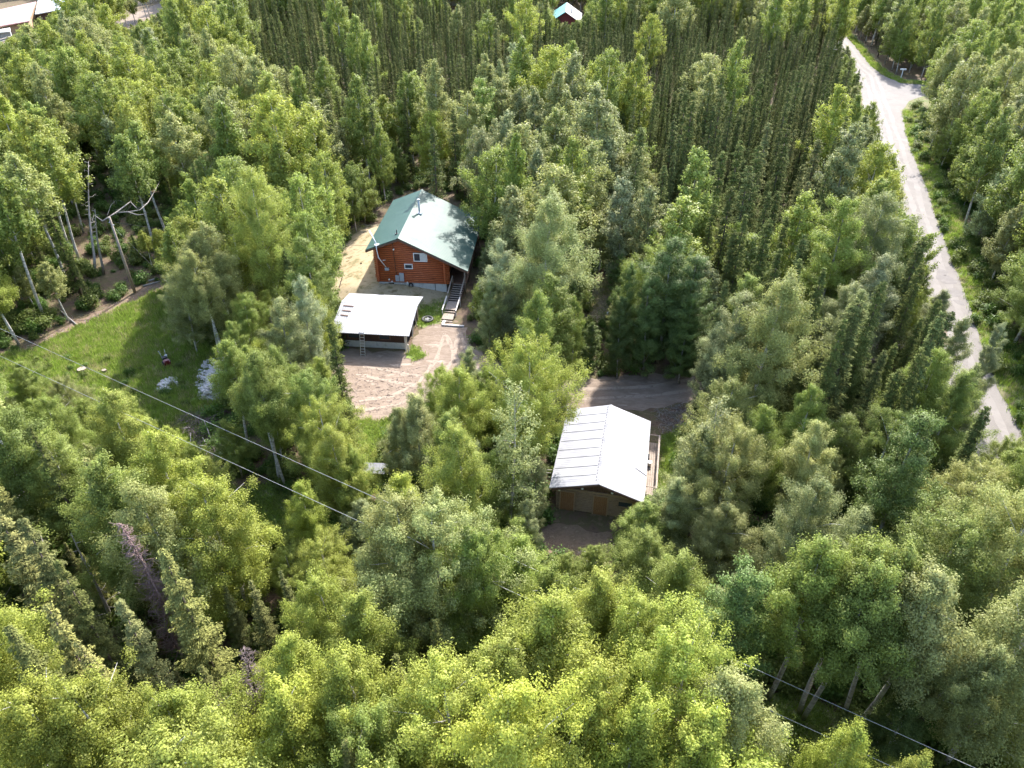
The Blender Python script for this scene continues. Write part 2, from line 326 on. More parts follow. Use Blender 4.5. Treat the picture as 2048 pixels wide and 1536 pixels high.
for i in range(NP):
    kw = dict(cb=[0.12, 0.18, 0.15, 0.22, 0.13][i], Rm=[3.0, 2.6, 3.4, 2.8, 3.1][i], nb=[48, 42, 54, 44, 50][i], droop=0.2, sig=0.27, top=0.62, up=1.1)
    add_proto(('poplar', 0, i), *broadleaf(200+i, per=1250, ls=0.056, **kw), M_POPBARK, M_PLEAF)
    add_proto(('poplar', 1, i), *broadleaf(200+i, per=300, ls=0.118, **kw), M_POPBARK, M_PLEAF)
add_proto(('sparse', 0, 0), *broadleaf(260, cb=0.2, Rm=2.6, nb=46, per=170, ls=0.07, droop=0.6, sig=0.2, gap=0.08), M_DEAD, M_LEAF)
add_proto(('sparse', 1, 0), *broadleaf(260, cb=0.2, Rm=2.6, nb=46, per=80, ls=0.11, droop=0.6, sig=0.2, gap=0.08), M_DEAD, M_LEAF)
for i in range(NS):   # broad white spruces
    kw = dict(Rm=[2.1, 1.9, 2.4, 2.0][i], ragged=0.5, droop=0.3)
    add_proto(('spruce', 0, i), *conifer(300+i, whorls=40, per=9, nn_=105, ls=0.085, **kw), M_SPRBARK, M_NEEDLE)
    add_proto(('spruce', 1, i), *conifer(300+i, whorls=38, per=8, nn_=32, ls=0.16, **kw), M_SPRBARK, M_NEEDLE)
for i in range(NW):   # narrow black spruces
    kw = dict(Rm=[1.35, 1.1, 1.5, 1.0, 1.25][i], ragged=0.35, club=[0.15, 0.3, 0.1, 0.25, 0.0][i], droop=0.5, powr=0.6, cb=0.12)
    add_proto(('narrow', 0, i), *conifer(340+i, whorls=56, per=9, nn_=42, ls=0.095, **kw), M_SPRBARK, M_NEEDLE)
    add_proto(('narrow', 1, i), *conifer(340+i, whorls=40, per=9, nn_=30, ls=0.115, **kw), M_SPRBARK, M_NEEDLE)
NVAR = {'birch': NB, 'tallbirch': 2, 'poplar': NP, 'sparse': 1, 'spruce': NS, 'narrow': NW}
RAD = {'birch': 3.0, 'tallbirch': 2.6, 'poplar': 2.7, 'sparse': 2.2, 'spruce': 1.7, 'narrow': 1.0}
CB = {'birch': 0.26, 'tallbirch': 0.55, 'poplar': 0.16, 'sparse': 0.25, 'spruce': 0.08, 'narrow': 0.12}

# ------------------------------------------------------------------ ground sheets
def sheet(name, pts, z, mat, rough=0.25, step=0.8, seed=1):
    """flat sheet following an outline on the ground, its edge broken up naturally"""
    rg = random.Random(seed); out = []; n = len(pts)
    for i in range(n):
        a = pts[i]; b = pts[(i+1) % n]; d = b-a; k = max(1, int(d.length/step)); nr = Vector((-d.y, d.x, 0)).normalized() if d.length > 0 else Vector()
        for j in range(k):
            q = a+d*j/k+nr*rg.uniform(-rough, rough); out.append(Vector((q.x, q.y, z)))
    tri = geometry.tessellate_polygon([out]); me = bpy.data.meshes.new(name)
    fs = []
    for t in tri:
        a, b, c = (out[i] for i in t)
        fs.append(t if (b-a).cross(c-a).z > 0 else (t[0], t[2], t[1]))
    me.from_pydata([tuple(p) for p in out], [], fs); me.materials.append(mat)
    return tag(link(name, me), kind='structure')
def px(lst): return [P(u, v) for u, v in lst]
g = MB(); xs = list(range(-1500, 1501, 100)); ys = list(range(-500, 2501, 100))
for x in xs[:-1]:
    for y in ys[:-1]: g.add([(x, y, 0), (x+100, y, 0), (x+100, y+100, 0), (x, y+100, 0)], [(0, 1, 2, 3)])
tag(g.obj('ground', M_GROUND), kind='structure')
DRIVE = [(660,712),(690,700),(815,706),(835,660),(860,652),(900,646),(934,655),(950,700),(1000,728),(1130,757),(1250,752),(1425,738),(1560,700),(1700,675),(1880,640),(1905,690),(1720,735),(1440,792),(1300,818),(1140,822),(1040,812),(905,812),(830,815),(765,842),(700,838),(665,780)]
MEADOW = [(70,700),(130,665),(215,630),(300,590),(335,575),(370,640),(420,690),(452,705),(460,800),(400,850),(440,930),(420,960),(300,900),(120,860),(0,800),(-60,720)]
PATH = [(40,700),(120,655),(200,618),(300,572),(330,553),(350,575),(300,592),(215,632),(130,668),(70,702),(-60,760),(-60,720)]
YARDGRASS = [(690,838),(760,842),(780,835),(785,860),(770,890),(765,960),(740,1000),(700,960),(690,900)]
STRAW = [(672,592),(690,475),(720,440),(745,470),(745,560),(765,585),(845,590),(840,600),(700,600)]
FRONTGRASS = [(845,594),(895,588),(892,640),(850,655),(835,650),(838,620)]
GARGRASS = [(822,690),(842,700),(850,712),(828,722),(812,716)]
BARNGRASS = [(1322,872),(1400,840),(1440,900),(1400,1000),(1330,1050),(1240,1046),(1285,1030),(1312,980)]
CLEARING = [(1180,560),(1232,548),(1225,650),(1180,650)]
LOWGRASS = [(440,985),(560,960),(600,1040),(560,1130),(480,1100),(430,1040)]
CORNERGRASS = [(1500,1400),(1620,1380),(1700,1440),(1640,1560),(1500,1560)]
BAREYARD = [(1095,1045),(1235,1070),(1230,1110),(1150,1135),(1075,1110),(1060,1070)]
RR = [(1672,40),(1683,62),(1715,98),(1740,130),(1765,150),(1800,166),(1857,171),(1960,170)]
RB = [(1960,196),(1860,187),(1818,202),(1804,222),(1812,270),(1830,320),(1852,372),(1874,440),(1896,500),(1920,560),(1941,618),(1960,680),(1986,755),(2015,812),(2048,876),(2110,980)]
def offset_left(lst, wid): return [(P(u, v)-Vector((wid, 0, 0))) for u, v in lst]
road_w = px(RR)+px(RB)+offset_left(list(reversed(RB[5:])), 5.4)+offset_left([RB[4]], 6.0)+offset_left([RB[3]], 7.6)+[P(u, v)-Vector((o_, 0, 0)) for (u, v), o_ in zip(reversed(RR[:6]), (8.6, 8.2, 7.2, 6.2, 5.6, 5.4))]
tag(sheet('gravel_road', road_w, 0.012, M_ROAD, 0.12, 1.2, 3), 'pale gravel road with a side turning, running through the wood on the right')
verge_w = [p+Vector((2.8, 0, 0)) for p in px(RR[:5])]+px([(1800,156),(1857,162),(1960,158)])+px([(1960,215),(1880,205)])+[p+Vector((3.2, 0, 0)) for p in px(RB[3:])]+[p-Vector((7.2, 0, 0)) for p in reversed(px(RB[3:]))]+[p-Vector((7, 0, 0)) for p in reversed(px(RR[:5]))]
sheet('road_verge', verge_w, 0.004, M_VERGE, 0.5, 1.5, 4)
sheet('driveway', px(DRIVE), 0.020, M_GRAVEL, 0.35, 0.7, 5)
sheet('meadow', px(MEADOW), 0.004, M_GRASS, 0.6, 0.9, 6)
sheet('needle_path', px(PATH), 0.010, M_PATH, 0.5, 0.8, 7)
for q, (u, v, a_, b2) in enumerate(((300,720,2.2,1.4),(360,715,2.0,1.6),(375,690,1.2,1.8),(250,690,1.6,0.8),(60,735,2.0,1.0),(375,735,1.0,1.6))):
    c_ = P(u, v); sheet('bare_patch', [c_+Vector((a_*math.cos(t), b2*math.sin(t), 0)) for t in np.linspace(0, 5.9, 12)], 0.012, M_PATH if q % 2 else M_STRAW, 0.35, 0.4, 50+q)
sheet('yard_lawn', px(YARDGRASS), 0.006, M_GRASS, 0.35, 0.7, 8)
sheet('garage_lawn', px(GARGRASS), 0.026, M_GRASS, 0.2, 0.5, 9)
sheet('barn_lawn', px(BARNGRASS), 0.006, M_GRASS, 0.35, 0.7, 10)
sheet('clearing', px(CLEARING), 0.006, M_STRAW, 0.35, 0.7, 11)
sheet('lower_lawn', px(LOWGRASS), 0.006, M_GRASS, 0.35, 0.7, 12)
sheet('corner_lawn', px(CORNERGRASS), 0.006, M_GRASS, 0.35, 0.7, 13)
sheet('bare_yard', px(BAREYARD), 0.008, M_PATH, 0.35, 0.7, 14)
def ribbon(name, lst, offs, wid, z, mat, seed):
    rg = random.Random(seed); pts = []
    for i in range(len(lst)-1):
        a, b_ = lst[i], lst[i+1]; k = max(1, int((b_-a).length/0.7))
        for j in range(k): pts.append(a+(b_-a)*j/k)
    pts.append(lst[-1]); m = MB(); L_, R_ = [], []
    for i, p in enumerate(pts):
        d = (pts[min(i+1, len(pts)-1)]-pts[max(0, i-1)]).normalized(); n_ = Vector((-d.y, d.x, 0)); c = p+n_*(offs+0.10*math.sin(i*0.23+seed)); w_ = wid*rg.uniform(0.3, 0.65)
        L_.append((c.x+n_.x*w_, c.y+n_.y*w_, z)); R_.append((c.x-n_.x*w_, c.y-n_.y*w_, z))
    n = len(pts); m.add(L_+R_, [(i, i+n, i+n+1, i+1) for i in range(n-1)])
    return tag(m.obj(name, mat), kind='structure')
M_TRACK = noise_mat('packed_track', [(0.16, 0.12, 0.09), (0.31, 0.245, 0.19), (0.23, 0.175, 0.133)], 1.5, 0.95, 0.4, 9, 10)
M_RTRACK = noise_mat('road_wheel_track', [(0.18, 0.163, 0.15), (0.22, 0.2, 0.186)], 0.5, 0.9, 0.2, 8, 8)
M_DARKGRAVEL = noise_mat('dark_gravel', [(0.135, 0.122, 0.116), (0.185, 0.168, 0.16)], 1.2, 0.9, 0.2, 8, 8)
D1 = px([(1430,760),(1300,782),(1200,788),(1100,790),(1010,780),(945,745),(920,700),(905,668)]); D2 = px([(1100,786),(1000,788),(900,775),(800,755),(720,740)]); D3 = px([(905,668),(890,720),(850,770),(790,800),(720,812)])
for q, D_ in enumerate((D1, D2, D3)):
    for o_ in (-0.75, 0.75): ribbon('wheel_track', D_, o_, 0.42, 0.028+0.004*q, M_TRACK, q*2+int(o_ > 0))
RC = [p-Vector((2.7, 0, 0)) for p in px(RR[:5])]+[p-Vector((2.7, 0, 0)) for p in px(RB[4:])]
for o_ in (-1.5, -0.2, 1.15): ribbon('wheel_track', RC, o_, 0.75, 0.018, M_RTRACK, 9+int(o_*3))
for q, (u, v, r_) in enumerate(((1900,560,1.0),(1915,585,0.8),(1893,545,0.6),(1925,605,0.5))):
    c_ = P(u-8, v); sheet('dark_patch', [c_+Vector((r_*math.cos(a), r_*1.3*math.sin(a), 0)) for a in np.linspace(0, 5.9, 9)], 0.024, M_DARKGRAVEL, 0.2, 0.4, 30+q)  # irregular patches slightly darker than the road gravel
# the house stands on a low bank
HO, HYAW = Vector((-12.29, 72.24, 0)), R(4.687)
def bank_z(x, y):
    dx, dy = x-HO.x, y-HO.y; lx = dx*math.cos(HYAW)-dy*math.sin(HYAW); ly = dx*math.sin(HYAW)+dy*math.cos(HYAW)
    s = max(0, min(1, (7.5-lx)/9))*max(0, min(1, (lx+11)/6))*max(0, min(1, (ly+3.6)/3.5))*max(0, min(1, (20-ly)/5))
    return 1.05*(s*s*(3-2*s))-0.03
bk = MB(); st = 0.45; nx, ny = 54, 62; x0, y0 = HO.x-13, HO.y-5
zz = [[bank_z(x0+i*st, y0+j*st)+(0.05*math.sin(i*1.7+j*0.9)*math.sin(j*1.3) if bank_z(x0+i*st, y0+j*st) > 0.06 else 0) for j in range(ny)] for i in range(nx)]
bk.v = [(x0+i*st, y0+j*st, zz[i][j]) for i in range(nx) for j in range(ny)]
for i in range(nx-1):
    for j in range(ny-1):
        if max(zz[i][j], zz[i+1][j], zz[i][j+1], zz[i+1][j+1]) > 0:
            bk.f.append((i*ny+j, (i+1)*ny+j, (i+1)*ny+j+1, i*ny+j+1)); bk.mi.append(0); bk.sm.append(True)
M_BANK = noise_mat('bank_turf', [(0.10, 0.105, 0.035), (0.32, 0.25, 0.14), (0.40, 0.32, 0.20), (0.17, 0.13, 0.06)], 0.8, 0.95, 0.8, 12, 12)
tag(bk.obj('ground_bank', M_BANK), kind='structure')
sheet('dry_lawn', px(STRAW), 0.006, M_STRAW, 0.4, 0.7, 15)
sheet('front_lawn', px(FRONTGRASS), 0.014, M_GRASS, 0.3, 0.6, 16)

# ------------------------------------------------------------------ log house
HZ = 6.9; SL, SR = 0.40, 0.486; EL, ER, HL = -3.75, 7.45, 14.25
WL, WR, WF, WB = -2.8, 4.75, 0.7, 13.6
house = thing('log_house', 'red-brown log house with a green metal gable roof and a white-framed window', 'house', HO, -HYAW)
def roof_z(x): return HZ-(SL*-x if x < 0 else SR*x)
def slope(name, mat, parent, a, b, y0, y1, z_of, th=0.09):
    m = MB(); za, zb = z_of(a), z_of(b)
    m.add([(a,y0,za),(b,y0,zb),(b,y1,zb),(a,y1,za),(a,y0,za-th),(b,y0,zb-th),(b,y1,zb-th),(a,y1,za-th)],
          [(0,1,2,3),(7,6,5,4),(0,4,5,1),(1,5,6,2),(2,6,7,3),(3,7,4,0)])
    return m.obj(name, mat, parent)
roofL = slope('roof', M_GREEN, house, EL, -0.002, 0, HL, roof_z)
roofR = slope('roof', M_GREEN, house, 0.002, ER, 0, HL, roof_z); roofR['label'] = 'large right roof slope gleaming in the sun'
cap = MB(); cap.add([(-0.22,-0.02,HZ-0.055),(0,-0.02,HZ+0.035),(0.22,-0.02,HZ-0.075),(0.22,HL+0.02,HZ-0.075),(0,HL+0.02,HZ+0.035),(-0.22,HL+0.02,HZ-0.055)], [(0,1,4,5),(1,2,3,4)])
cap.obj('ridge_cap', M_GREEN, roofR)
f = MB()
for (a, b) in ((EL, 0), (0, ER)):
    f.bar((a, -0.03, roof_z(a)-0.2), (b, -0.03, roof_z(b)-0.2), 0.05, 0.2)
    f.bar((a, HL+0.03, roof_z(a)-0.2), (b, HL+0.03, roof_z(b)-0.2), 0.05, 0.2)
f.bar((EL+0.03, 0, roof_z(EL)-0.19), (EL+0.03, HL, roof_z(EL)-0.19), 0.05, 0.18); f.bar((ER-0.03, 0, roof_z(ER)-0.19), (ER-0.03, HL, roof_z(ER)-0.19), 0.05, 0.18)
f.obj('fascia', M_BROWN, house)
rl = 0.098; wall = MB(); wallb = MB(); side = MB(); wr = random.Random(2)
k = 0; z = 1.32
while z < HZ-0.3:
    lim_l = max(WL-0.32, -(HZ-0.26-z)/SL); lim_r = min(WR+0.55, (HZ-0.30-z)/SR)
    if lim_r-lim_l > 0.5:
        j = wr.uniform(-0.05, 0.05) if lim_l <= WL else 0
        for yy, wall_ in ((WF, wall), (WB, wallb)): wall_.tube([(lim_l+j, yy, z), (lim_r+j if lim_r > WR else lim_r, yy, z)], rl, 10)
    z += 0.236; k += 1
z = 1.32+0.118
while z < 5.55:
    if z < roof_z(WL)-0.25: side.tube([(WL, WF-0.34+wr.uniform(-0.05, 0.05), z), (WL, WB+0.34, z)], rl, 10)
    if z < roof_z(WR)-0.25: side.tube([(WR, WF-0.32+wr.uniform(-0.05, 0.05), z), (WR, WB+0.34, z)], rl, 10)
    z += 0.236
wall.obj('gable_wall', M_LOG, house); wallb.obj('gable_wall', M_LOG, house); side.obj('side_wall', M_LOG, house)
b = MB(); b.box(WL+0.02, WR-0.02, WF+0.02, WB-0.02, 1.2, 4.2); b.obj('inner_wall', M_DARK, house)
gbl = MB(); gbl.add([(WL+0.1, WF+0.03, 4.2), (WR-0.1, WF+0.03, 4.2), (0, WF+0.03, HZ-0.35), (WL+0.1, WF+0.03, 5.4)], [(0, 1, 2, 3)])
gbl.obj('gable_backing', M_DARK, house); gbl = MB(); gbl.add([(WL+0.1, WB-0.03, 4.2), (WR-0.1, WB-0.03, 4.2), (0, WB-0.03, HZ-0.35), (WL+0.1, WB-0.03, 5.4)], [(3, 2, 1, 0)]); gbl.obj('gable_backing', M_DARK, house)
b = MB(); b.box(WL-0.05, WR+0.12, WF-0.06, WB+0.06, -0.3, 1.2); b.obj('foundation', M_CONC, house)
def window(parent, x0, x1, y, z0, z1, split=False, fr=M_WHITE, curtain=False, t=0.09):
    fm = MB(); fm.box(x0, x1, y-0.07, y+0.02, z0, z0+t); fm.box(x0, x1, y-0.07, y+0.02, z1-t, z1)
    fm.box(x0, x0+t, y-0.068, y+0.02, z0+t, z1-t); fm.box(x1-t, x1, y-0.068, y+0.02, z0+t, z1-t)
    if split: c = (x0+x1)/2; fm.box(c-0.04, c+0.04, y-0.066, y+0.02, z0+t, z1-t)
    wo_ = fm.obj('window', fr, parent)
    g_ = MB(); g_.box(x0+t*0.9, x1-t*0.9, y-0.02, y+0.0, z0+t*0.9, z1-t*0.9); g_.obj('pane', M_GLASS, wo_)
    if curtain:
        c_ = MB(); c = (x0+x1)/2
        for q in range(6): c_.box(c+0.06+q*0.1, c+0.14+q*0.1, y-0.026, y-0.022, z0+t, z1-t)
        c_.obj('curtain', M_WHITE, wo_)
    return wo_
YF = WF-rl-0.01
w1 = window(house, 1.38, 2.92, YF, 3.95, 4.98, True, curtain=True); w1['label'] = 'upper window with a white frame and a curtain'
w2 = window(house, 0.28, 1.22, YF, 3.0, 3.6); w2['label'] = 'small lower window'
mb = MB(); mb.box(-0.85, -0.45, YF-0.16, YF, 1.45, 2.15); mb.tube([(-0.65, YF-0.16, 1.95), (-0.65, YF-0.26, 1.95)], 0.1, 10); mb.obj('meter_box', M_GREY, house)
mb = MB(); mb.box(-0.38, 0.12, YF-0.14, YF, 1.45, 2.45); mb.box(-0.35, 0.09, YF-0.15, YF-0.14, 1.5, 2.4); mb.obj('breaker_box', M_GREY, house)
mb = MB(); mb.tube([(-0.72, YF-0.04, 2.2), (-0.78, YF-0.04, 4.7), (-0.78, YF-0.05, 6.2)], 0.035, 8); mb.obj('conduit', M_BROWN, house)
mb = MB(); mb.tube([(-1.75, YF-0.1, 3.05), (-2.35, -0.12, 4.6), (-2.45, -0.14, 5.6), (-2.45, -0.14, 6.1)], 0.055, 8)
mb.bar((-2.1, YF-0.05, 3.95), (-1.8, YF+0.02, 3.95), 0.06, 0.06); mb.box(-1.95, -1.5, YF-0.16, YF, 2.75, 3.05, 1); mb.obj('service_pipe', [M_WHITE, M_GREY], house)
mb = MB(); mb.tube([(-2.45, 0.15, 6.02), (-3.5, 1.5, 7.0)], 0.07, 8); mb.tube([(-2.45, 0.15, roof_z(-2.45)-0.05), (-2.45, 0.15, 6.1)], 0.07, 8); mb.box(-2.68, -2.22, -0.05, 0.35, 5.98, 6.06); mb.obj('roof_pipe', M_WHITE, house)
mb = MB(); mb.tube([(0.85, 7.9, roof_z(0.85)-0.1), (0.85, 7.9, roof_z(0.85)+1.55)], 0.11, 12); mb.tube([(0.85, 7.9, roof_z(0.85)+1.55), (0.85, 7.9, roof_z(0.85)+1.7)], 0.17, 12)
mb.box(0.55, 1.15, 7.6, 8.2, roof_z(0.85)-0.15, roof_z(0.85)+0.1); chm = mb.obj('chimney', M_GREY, roofR)
mb = MB(); mb.tube([(-0.45, 1.5, roof_z(-0.45)-0.05), (-0.45, 1.5, roof_z(-0.45)+0.5)], 0.06, 8); mb.box(-0.62, -0.28, 1.35, 1.65, roof_z(-0.45)-0.08, roof_z(-0.45)+0.06); mb.obj('vent_pipe', M_BLACK, roofL)
mb = MB(); mb.box(-1.75, -1.1, WF-0.1, WF-0.05, 0.55, 1.15); mb.obj('crawl_hatch', M_BLACK, house)
mb = MB(); mb.tube([(-0.72, YF-0.06, 5.35), (-0.72, YF-0.2, 5.35)], 0.09, 8); mb.box(-0.78, -0.66, YF-0.06, YF, 5.28, 5.42); mb.obj('wall_lamp', M_WHITE, house)
for (vx, vz) in ((-1.6, 1.6), (-1.3, 1.35), (0.45, 1.28)):
    mb = MB(); mb.tube([(vx, YF-0.13, vz), (vx, YF, vz)], 0.1, 10); mb.obj('wall_vent', M_WHITE, house)
coil = MB()
for q in range(4):
    rr = 0.34-q*0.035; coil.tube([(0.85+rr*math.cos(a)*0.75, YF-0.1-0.03*q, 0.98+rr*math.sin(a)) for a in np.linspace(0, 6.283, 25)], 0.022, 5)
coil.tube([(0.62, YF-0.1, 0.9), (0.3, YF-0.1, 0.75), (0.15, YF-0.12, 1.2)], 0.02, 5)
o = coil.obj('garden_hose', M_BLACK); o.location = HO; o.rotation_euler = (0, 0, -HYAW); tag(o, 'black garden hose coiled on the concrete foundation of the log house', 'hose')
mb = MB(); mb.tube([(3.6, WF-0.1, 0.3), (3.6, WF-0.12, 1.25)], 0.03, 6); mb.obj('water_tap', M_BLACK, house)
# porch along the right side
pf = MB(); pf.box(WR+0.13, 7.1, WF+0.3, WB, 1.12, 1.26)
for q in range(30): pf.box(WR+0.14, 7.12, WF+0.3+q*0.42, WF+0.3+q*0.42+0.40, 1.26, 1.285)
pf.obj('porch_floor', M_BROWN, house)  # dark brown puts the shade under the porch roof into the boards
for q, yy in enumerate((0.95, 4.0, 7.2, 10.4, 13.4)):
    mb = MB(); mb.tube([(6.95, yy, -0.1), (6.95, yy, roof_z(6.95)-0.12)], 0.09, 8); mb.obj('porch_post', M_WOOD, house)
mb = MB()
for zz_ in (1.75, 2.15):
    mb.bar((6.95, 2.6, zz_), (6.95, 13.4, zz_), 0.06, 0.09)
for q in range(40): mb.bar((6.95, 2.65+q*0.27, 1.28), (6.95, 2.65+q*0.27, 2.15), 0.035, 0.035)
mb.obj('porch_railing', M_WOOD, house)
dr = MB(); dr.box(WR+rl+0.01, WR+rl+0.06, 5.0, 5.95, 1.3, 3.3); dr.obj('door', M_BROWN, house)
mb = MB(); mb.box(5.2, 6.9, 12.9, 13.0, 1.3, 3.4); mb.obj('porch_screen', M_BROWN, house)

# stairs up the bank
def L2W(o, yaw, x, y, z=0): return Vector((o.x+x*math.cos(yaw)+y*math.sin(yaw), o.y-x*math.sin(yaw)+y*math.cos(yaw), z))
st_o = L2W(HO, HYAW, 6.25, 1.0); stairs = thing('wooden_stairs', 'weathered wooden stairs in two flights climbing from the driveway to the log house porch', 'stairs', st_o, -HYAW-R(4))
tr = MB(); strg = MB(); y = -0.05; z = 1.15; W2 = 0.62
y_top, z_top = y, z
def tread(y, z):
    t_ = MB(); t_.box(-W2, W2, y-0.19, y-0.02, z-0.04, z); t_.obj('tread', M_WOOD, stairs)
for q in range(8): tread(y, z); y -= 0.34; z -= 0.09
strg.bar((-W2-0.04, y_top, z_top-0.12), (-W2-0.04, y, z-0.06), 0.06, 0.2); strg.bar((W2+0.04, y_top, z_top-0.12), (W2+0.04, y, z-0.06), 0.06, 0.2)
la = MB()
for q in range(7): la.box(-W2-0.02, W2+0.02, y-0.26*q-0.245, y-0.26*q, z-0.06, z)
y1s, z1s = y, z; y -= 1.6; z -= 0.05
for q in range(2): tread(y, z); y -= 0.33; z -= 0.09
la.box(-W2, W2, y-1.2, y-0.02, z-0.05, z); y -= 1.3
tread(y, 0.09)
strg.obj('stringer', M_BROWN, stairs); la.obj('landing', M_WOOD, stairs)
rb = MB(); rb.add([(-W2, y_top, z_top-0.16), (W2, y_top, z_top-0.16), (W2, y1s, z1s-0.12), (-W2, y1s, z1s-0.12)], [(3, 2, 1, 0)]); rb.obj('tread_gap_shade', M_DARK, stairs)  # near-black sheet puts the shade between the treads into the stairs
for sx in (-1, 1):
    hr = MB(); hr.bar((sx*0.7, 0.0, 2.1), (sx*0.7, y1s+0.1, z1s+0.88), 0.12, 0.05); hr.bar((sx*0.7, 0, 1.0), (sx*0.7, 0, 2.1), 0.09, 0.09)
    hr.bar((sx*0.7, y1s+0.1, -0.05), (sx*0.7, y1s+0.1, z1s+0.9), 0.09, 0.09); hr.obj('handrail', M_WOOD, stairs)
    hr = MB(); hr.bar((sx*0.74, y1s-0.2, z1s+0.72), (sx*0.74, y1s-2.5, 0.72), 0.13, 0.05); hr.bar((sx*0.74, y1s-0.25, -0.05), (sx*0.74, y1s-0.25, z1s+0.7), 0.09, 0.09)
    hr.bar((sx*0.74, y1s-2.45, -0.05), (sx*0.74, y1s-2.45, 0.72), 0.09, 0.09); hr.obj('handrail', M_RAIL, stairs)
kb = MB(); a = P(884, 651); b_ = P(928, 654); kb.bar((a.x, a.y, 0.09), (b_.x, b_.y, 0.09), 0.22, 0.16); c = P(890, 643); kb.bar((a.x+0.05, a.y+0.12, 0.10), (c.x, c.y, 0.10), 0.3, 0.14)
tag(kb.obj('timber_edging', M_RAIL), 'pale timber edging beam lying at the foot of the wooden stairs', 'edging')

# ------------------------------------------------------------------ garage
GO, GYAW = Vector((-10.6, 61.0, 0)), R(5.5)
gar = thing('garage', 'open-ended garage with a white sheet-metal roof, dark siding and a concrete base', 'garage', GO, -GYAW)
def gz(y): return 3.05-(3.75-y)*0.181 if y < 3.75 else 3.05-(y-3.75)*0.196
def gslope(name, ya, yb, mat, th=0.06, xa=-7.35, xb=0.62):
    m = MB(); za, zb = gz(ya), gz(yb)
    m.add([(xa,ya,za),(xb,ya,za),(xb,yb,zb),(xa,yb,zb),(xa,ya,za-th),(xb,ya,za-th),(xb,yb,zb-th),(xa,yb,zb-th)], [(0,1,2,3),(7,6,5,4),(0,4,5,1),(1,5,6,2),(2,6,7,3),(3,7,4,0)])
    return m.obj(name, mat, gar)
r1 = gslope('roof', -0.95, 3.748, M_WHITEROOF); r2 = gslope('roof', 3.752, 6.35, M_WHITEROOF)
m = MB(); m.add([(-7.36, 3.6, gz(3.6)+0.012), (0.63, 3.6, gz(3.6)+0.012), (0.63, 3.75, 3.075), (-7.36, 3.75, 3.075), (-7.36, 3.92, gz(3.92)+0.012), (0.63, 3.92, gz(3.92)+0.012)], [(0, 1, 2, 3), (3, 2, 5, 4)]); m.obj('ridge_cap', M_ALU, r1)
m = MB()
for i, (ya, xl, xr) in enumerate(((3.05, -7.0, -5.9), (2.3, -6.9, -6.0), (1.6, -6.9, -6.1))):
    m.bar((xl, ya, gz(ya)+0.03), (xr, ya-0.08, gz(ya-0.08)+0.03), 0.14, 0.03)
m.obj('roof_slit', M_BROWN, r1)
m = MB(); m.box(-6.6, 0, 0, 0.2, -0.1, 0.72); m.box(-6.6, -6.4, 0.2, 5.8, -0.1, 0.72); m.box(-6.4, 0, 5.6, 5.8, -0.1, 0.72); m.obj('foundation', M_CONC, gar)
m = MB()
for q in range(7):
    zq = 0.72+q*0.21; m.box(-6.58, -0.02, 0.03+0.012*(q % 2), 0.14, zq, zq+0.2)
    m.box(-6.57, -6.45, 0.15, 5.75, zq, zq+0.2); m.box(-6.44, -0.02, 5.66, 5.77, zq, zq+0.2)
m.box(-6.56, -6.46, 0.6, 5.6, 2.19, 2.42)
m.obj('siding', M_DARKSIDE, gar)
m = MB(); m.add([(-0.02, 0.15, 2.2), (-0.02, 5.7, 2.2), (-0.02, 5.7, gz(5.7)-0.08), (-0.02, 3.75, 2.95), (-0.02, 0.15, gz(0.15)-0.08), (-0.1, 0.15, 2.2), (-0.1, 5.7, 2.2), (-0.1, 5.7, gz(5.7)-0.08), (-0.1, 3.75, 2.95), (-0.1, 0.15, gz(0.15)-0.08)], [(0,1,2,3,4),(9,8,7,6,5),(0,5,6,1)]); m.obj('gable_board', M_BROWN, gar)
m = MB(); m.box(-6.3, -0.1, 0.25, 5.5, 0.0, 0.03); m.obj('floor', M_DARK, gar)  # floor coloured near-black, standing in for the dim garage interior
for (a0, a1) in ((-2.75, -1.55), (-5.9, -4.4)):
    window(gar, a0, a1, 0.02, 1.0, 1.75, False, M_BROWN)
for yy in (0.1, 3.0, 5.5):
    m = MB(); m.box(-0.08, 0.08, yy-0.08, yy+0.08, 0.0 if yy > 0.2 else -0.05, gz(yy)-0.08); m.obj('post', M_RAIL if yy < 0.2 else M_WOOD, gar)
m = MB(); m.bar((0.12, 2.2, 0.05), (0.10, 3.6, 2.5), 0.08, 0.05); m.bar((0.1, 4.4, 0.05), (0.1, 4.1, 2.5), 0.08, 0.05); m.obj('brace', M_RAIL, gar)
m = MB(); m.box(0.3, 0.42, -0.7, -0.62, 0.0, 1.0); m.box(0.05, 0.17, -0.72, -0.62, 0.0, 2.1); m.obj('corner_post', M_RAIL, gar)
# stuff inside
m = MB(); m.box(-3.2, -1.2, 2.0, 3.4, 0.03, 0.75); m.box(-2.9, -1.5, 2.2, 3.2, 0.75, 1.1); o = m.obj('workbench', M_BROWN); o.location = GO; o.rotation_euler = (0, 0, -GYAW); tag(o, 'dark brown bench standing inside the open end of the garage', 'bench')
# ladder leaning on the garage eave
lad = MB(); la0 = L2W(GO, GYAW, -4.05, -1.65, 0.02); la1 = L2W(GO, GYAW, -4.15, -0.72, 2.45); dx = Vector((math.cos(GYAW), -math.sin(GYAW), 0))*0.22
for s_ in (-1, 1): lad.bar(la0+dx*s_, la1+dx*s_, 0.035, 0.09)
for q in range(9): c = la0+(la1-la0)*(q+0.5)/9; lad.bar(c-dx, c+dx, 0.06, 0.04)
tag(lad.obj('ladder', M_ALU), 'aluminium ladder leaning against the eave of the white-roofed garage', 'ladder')

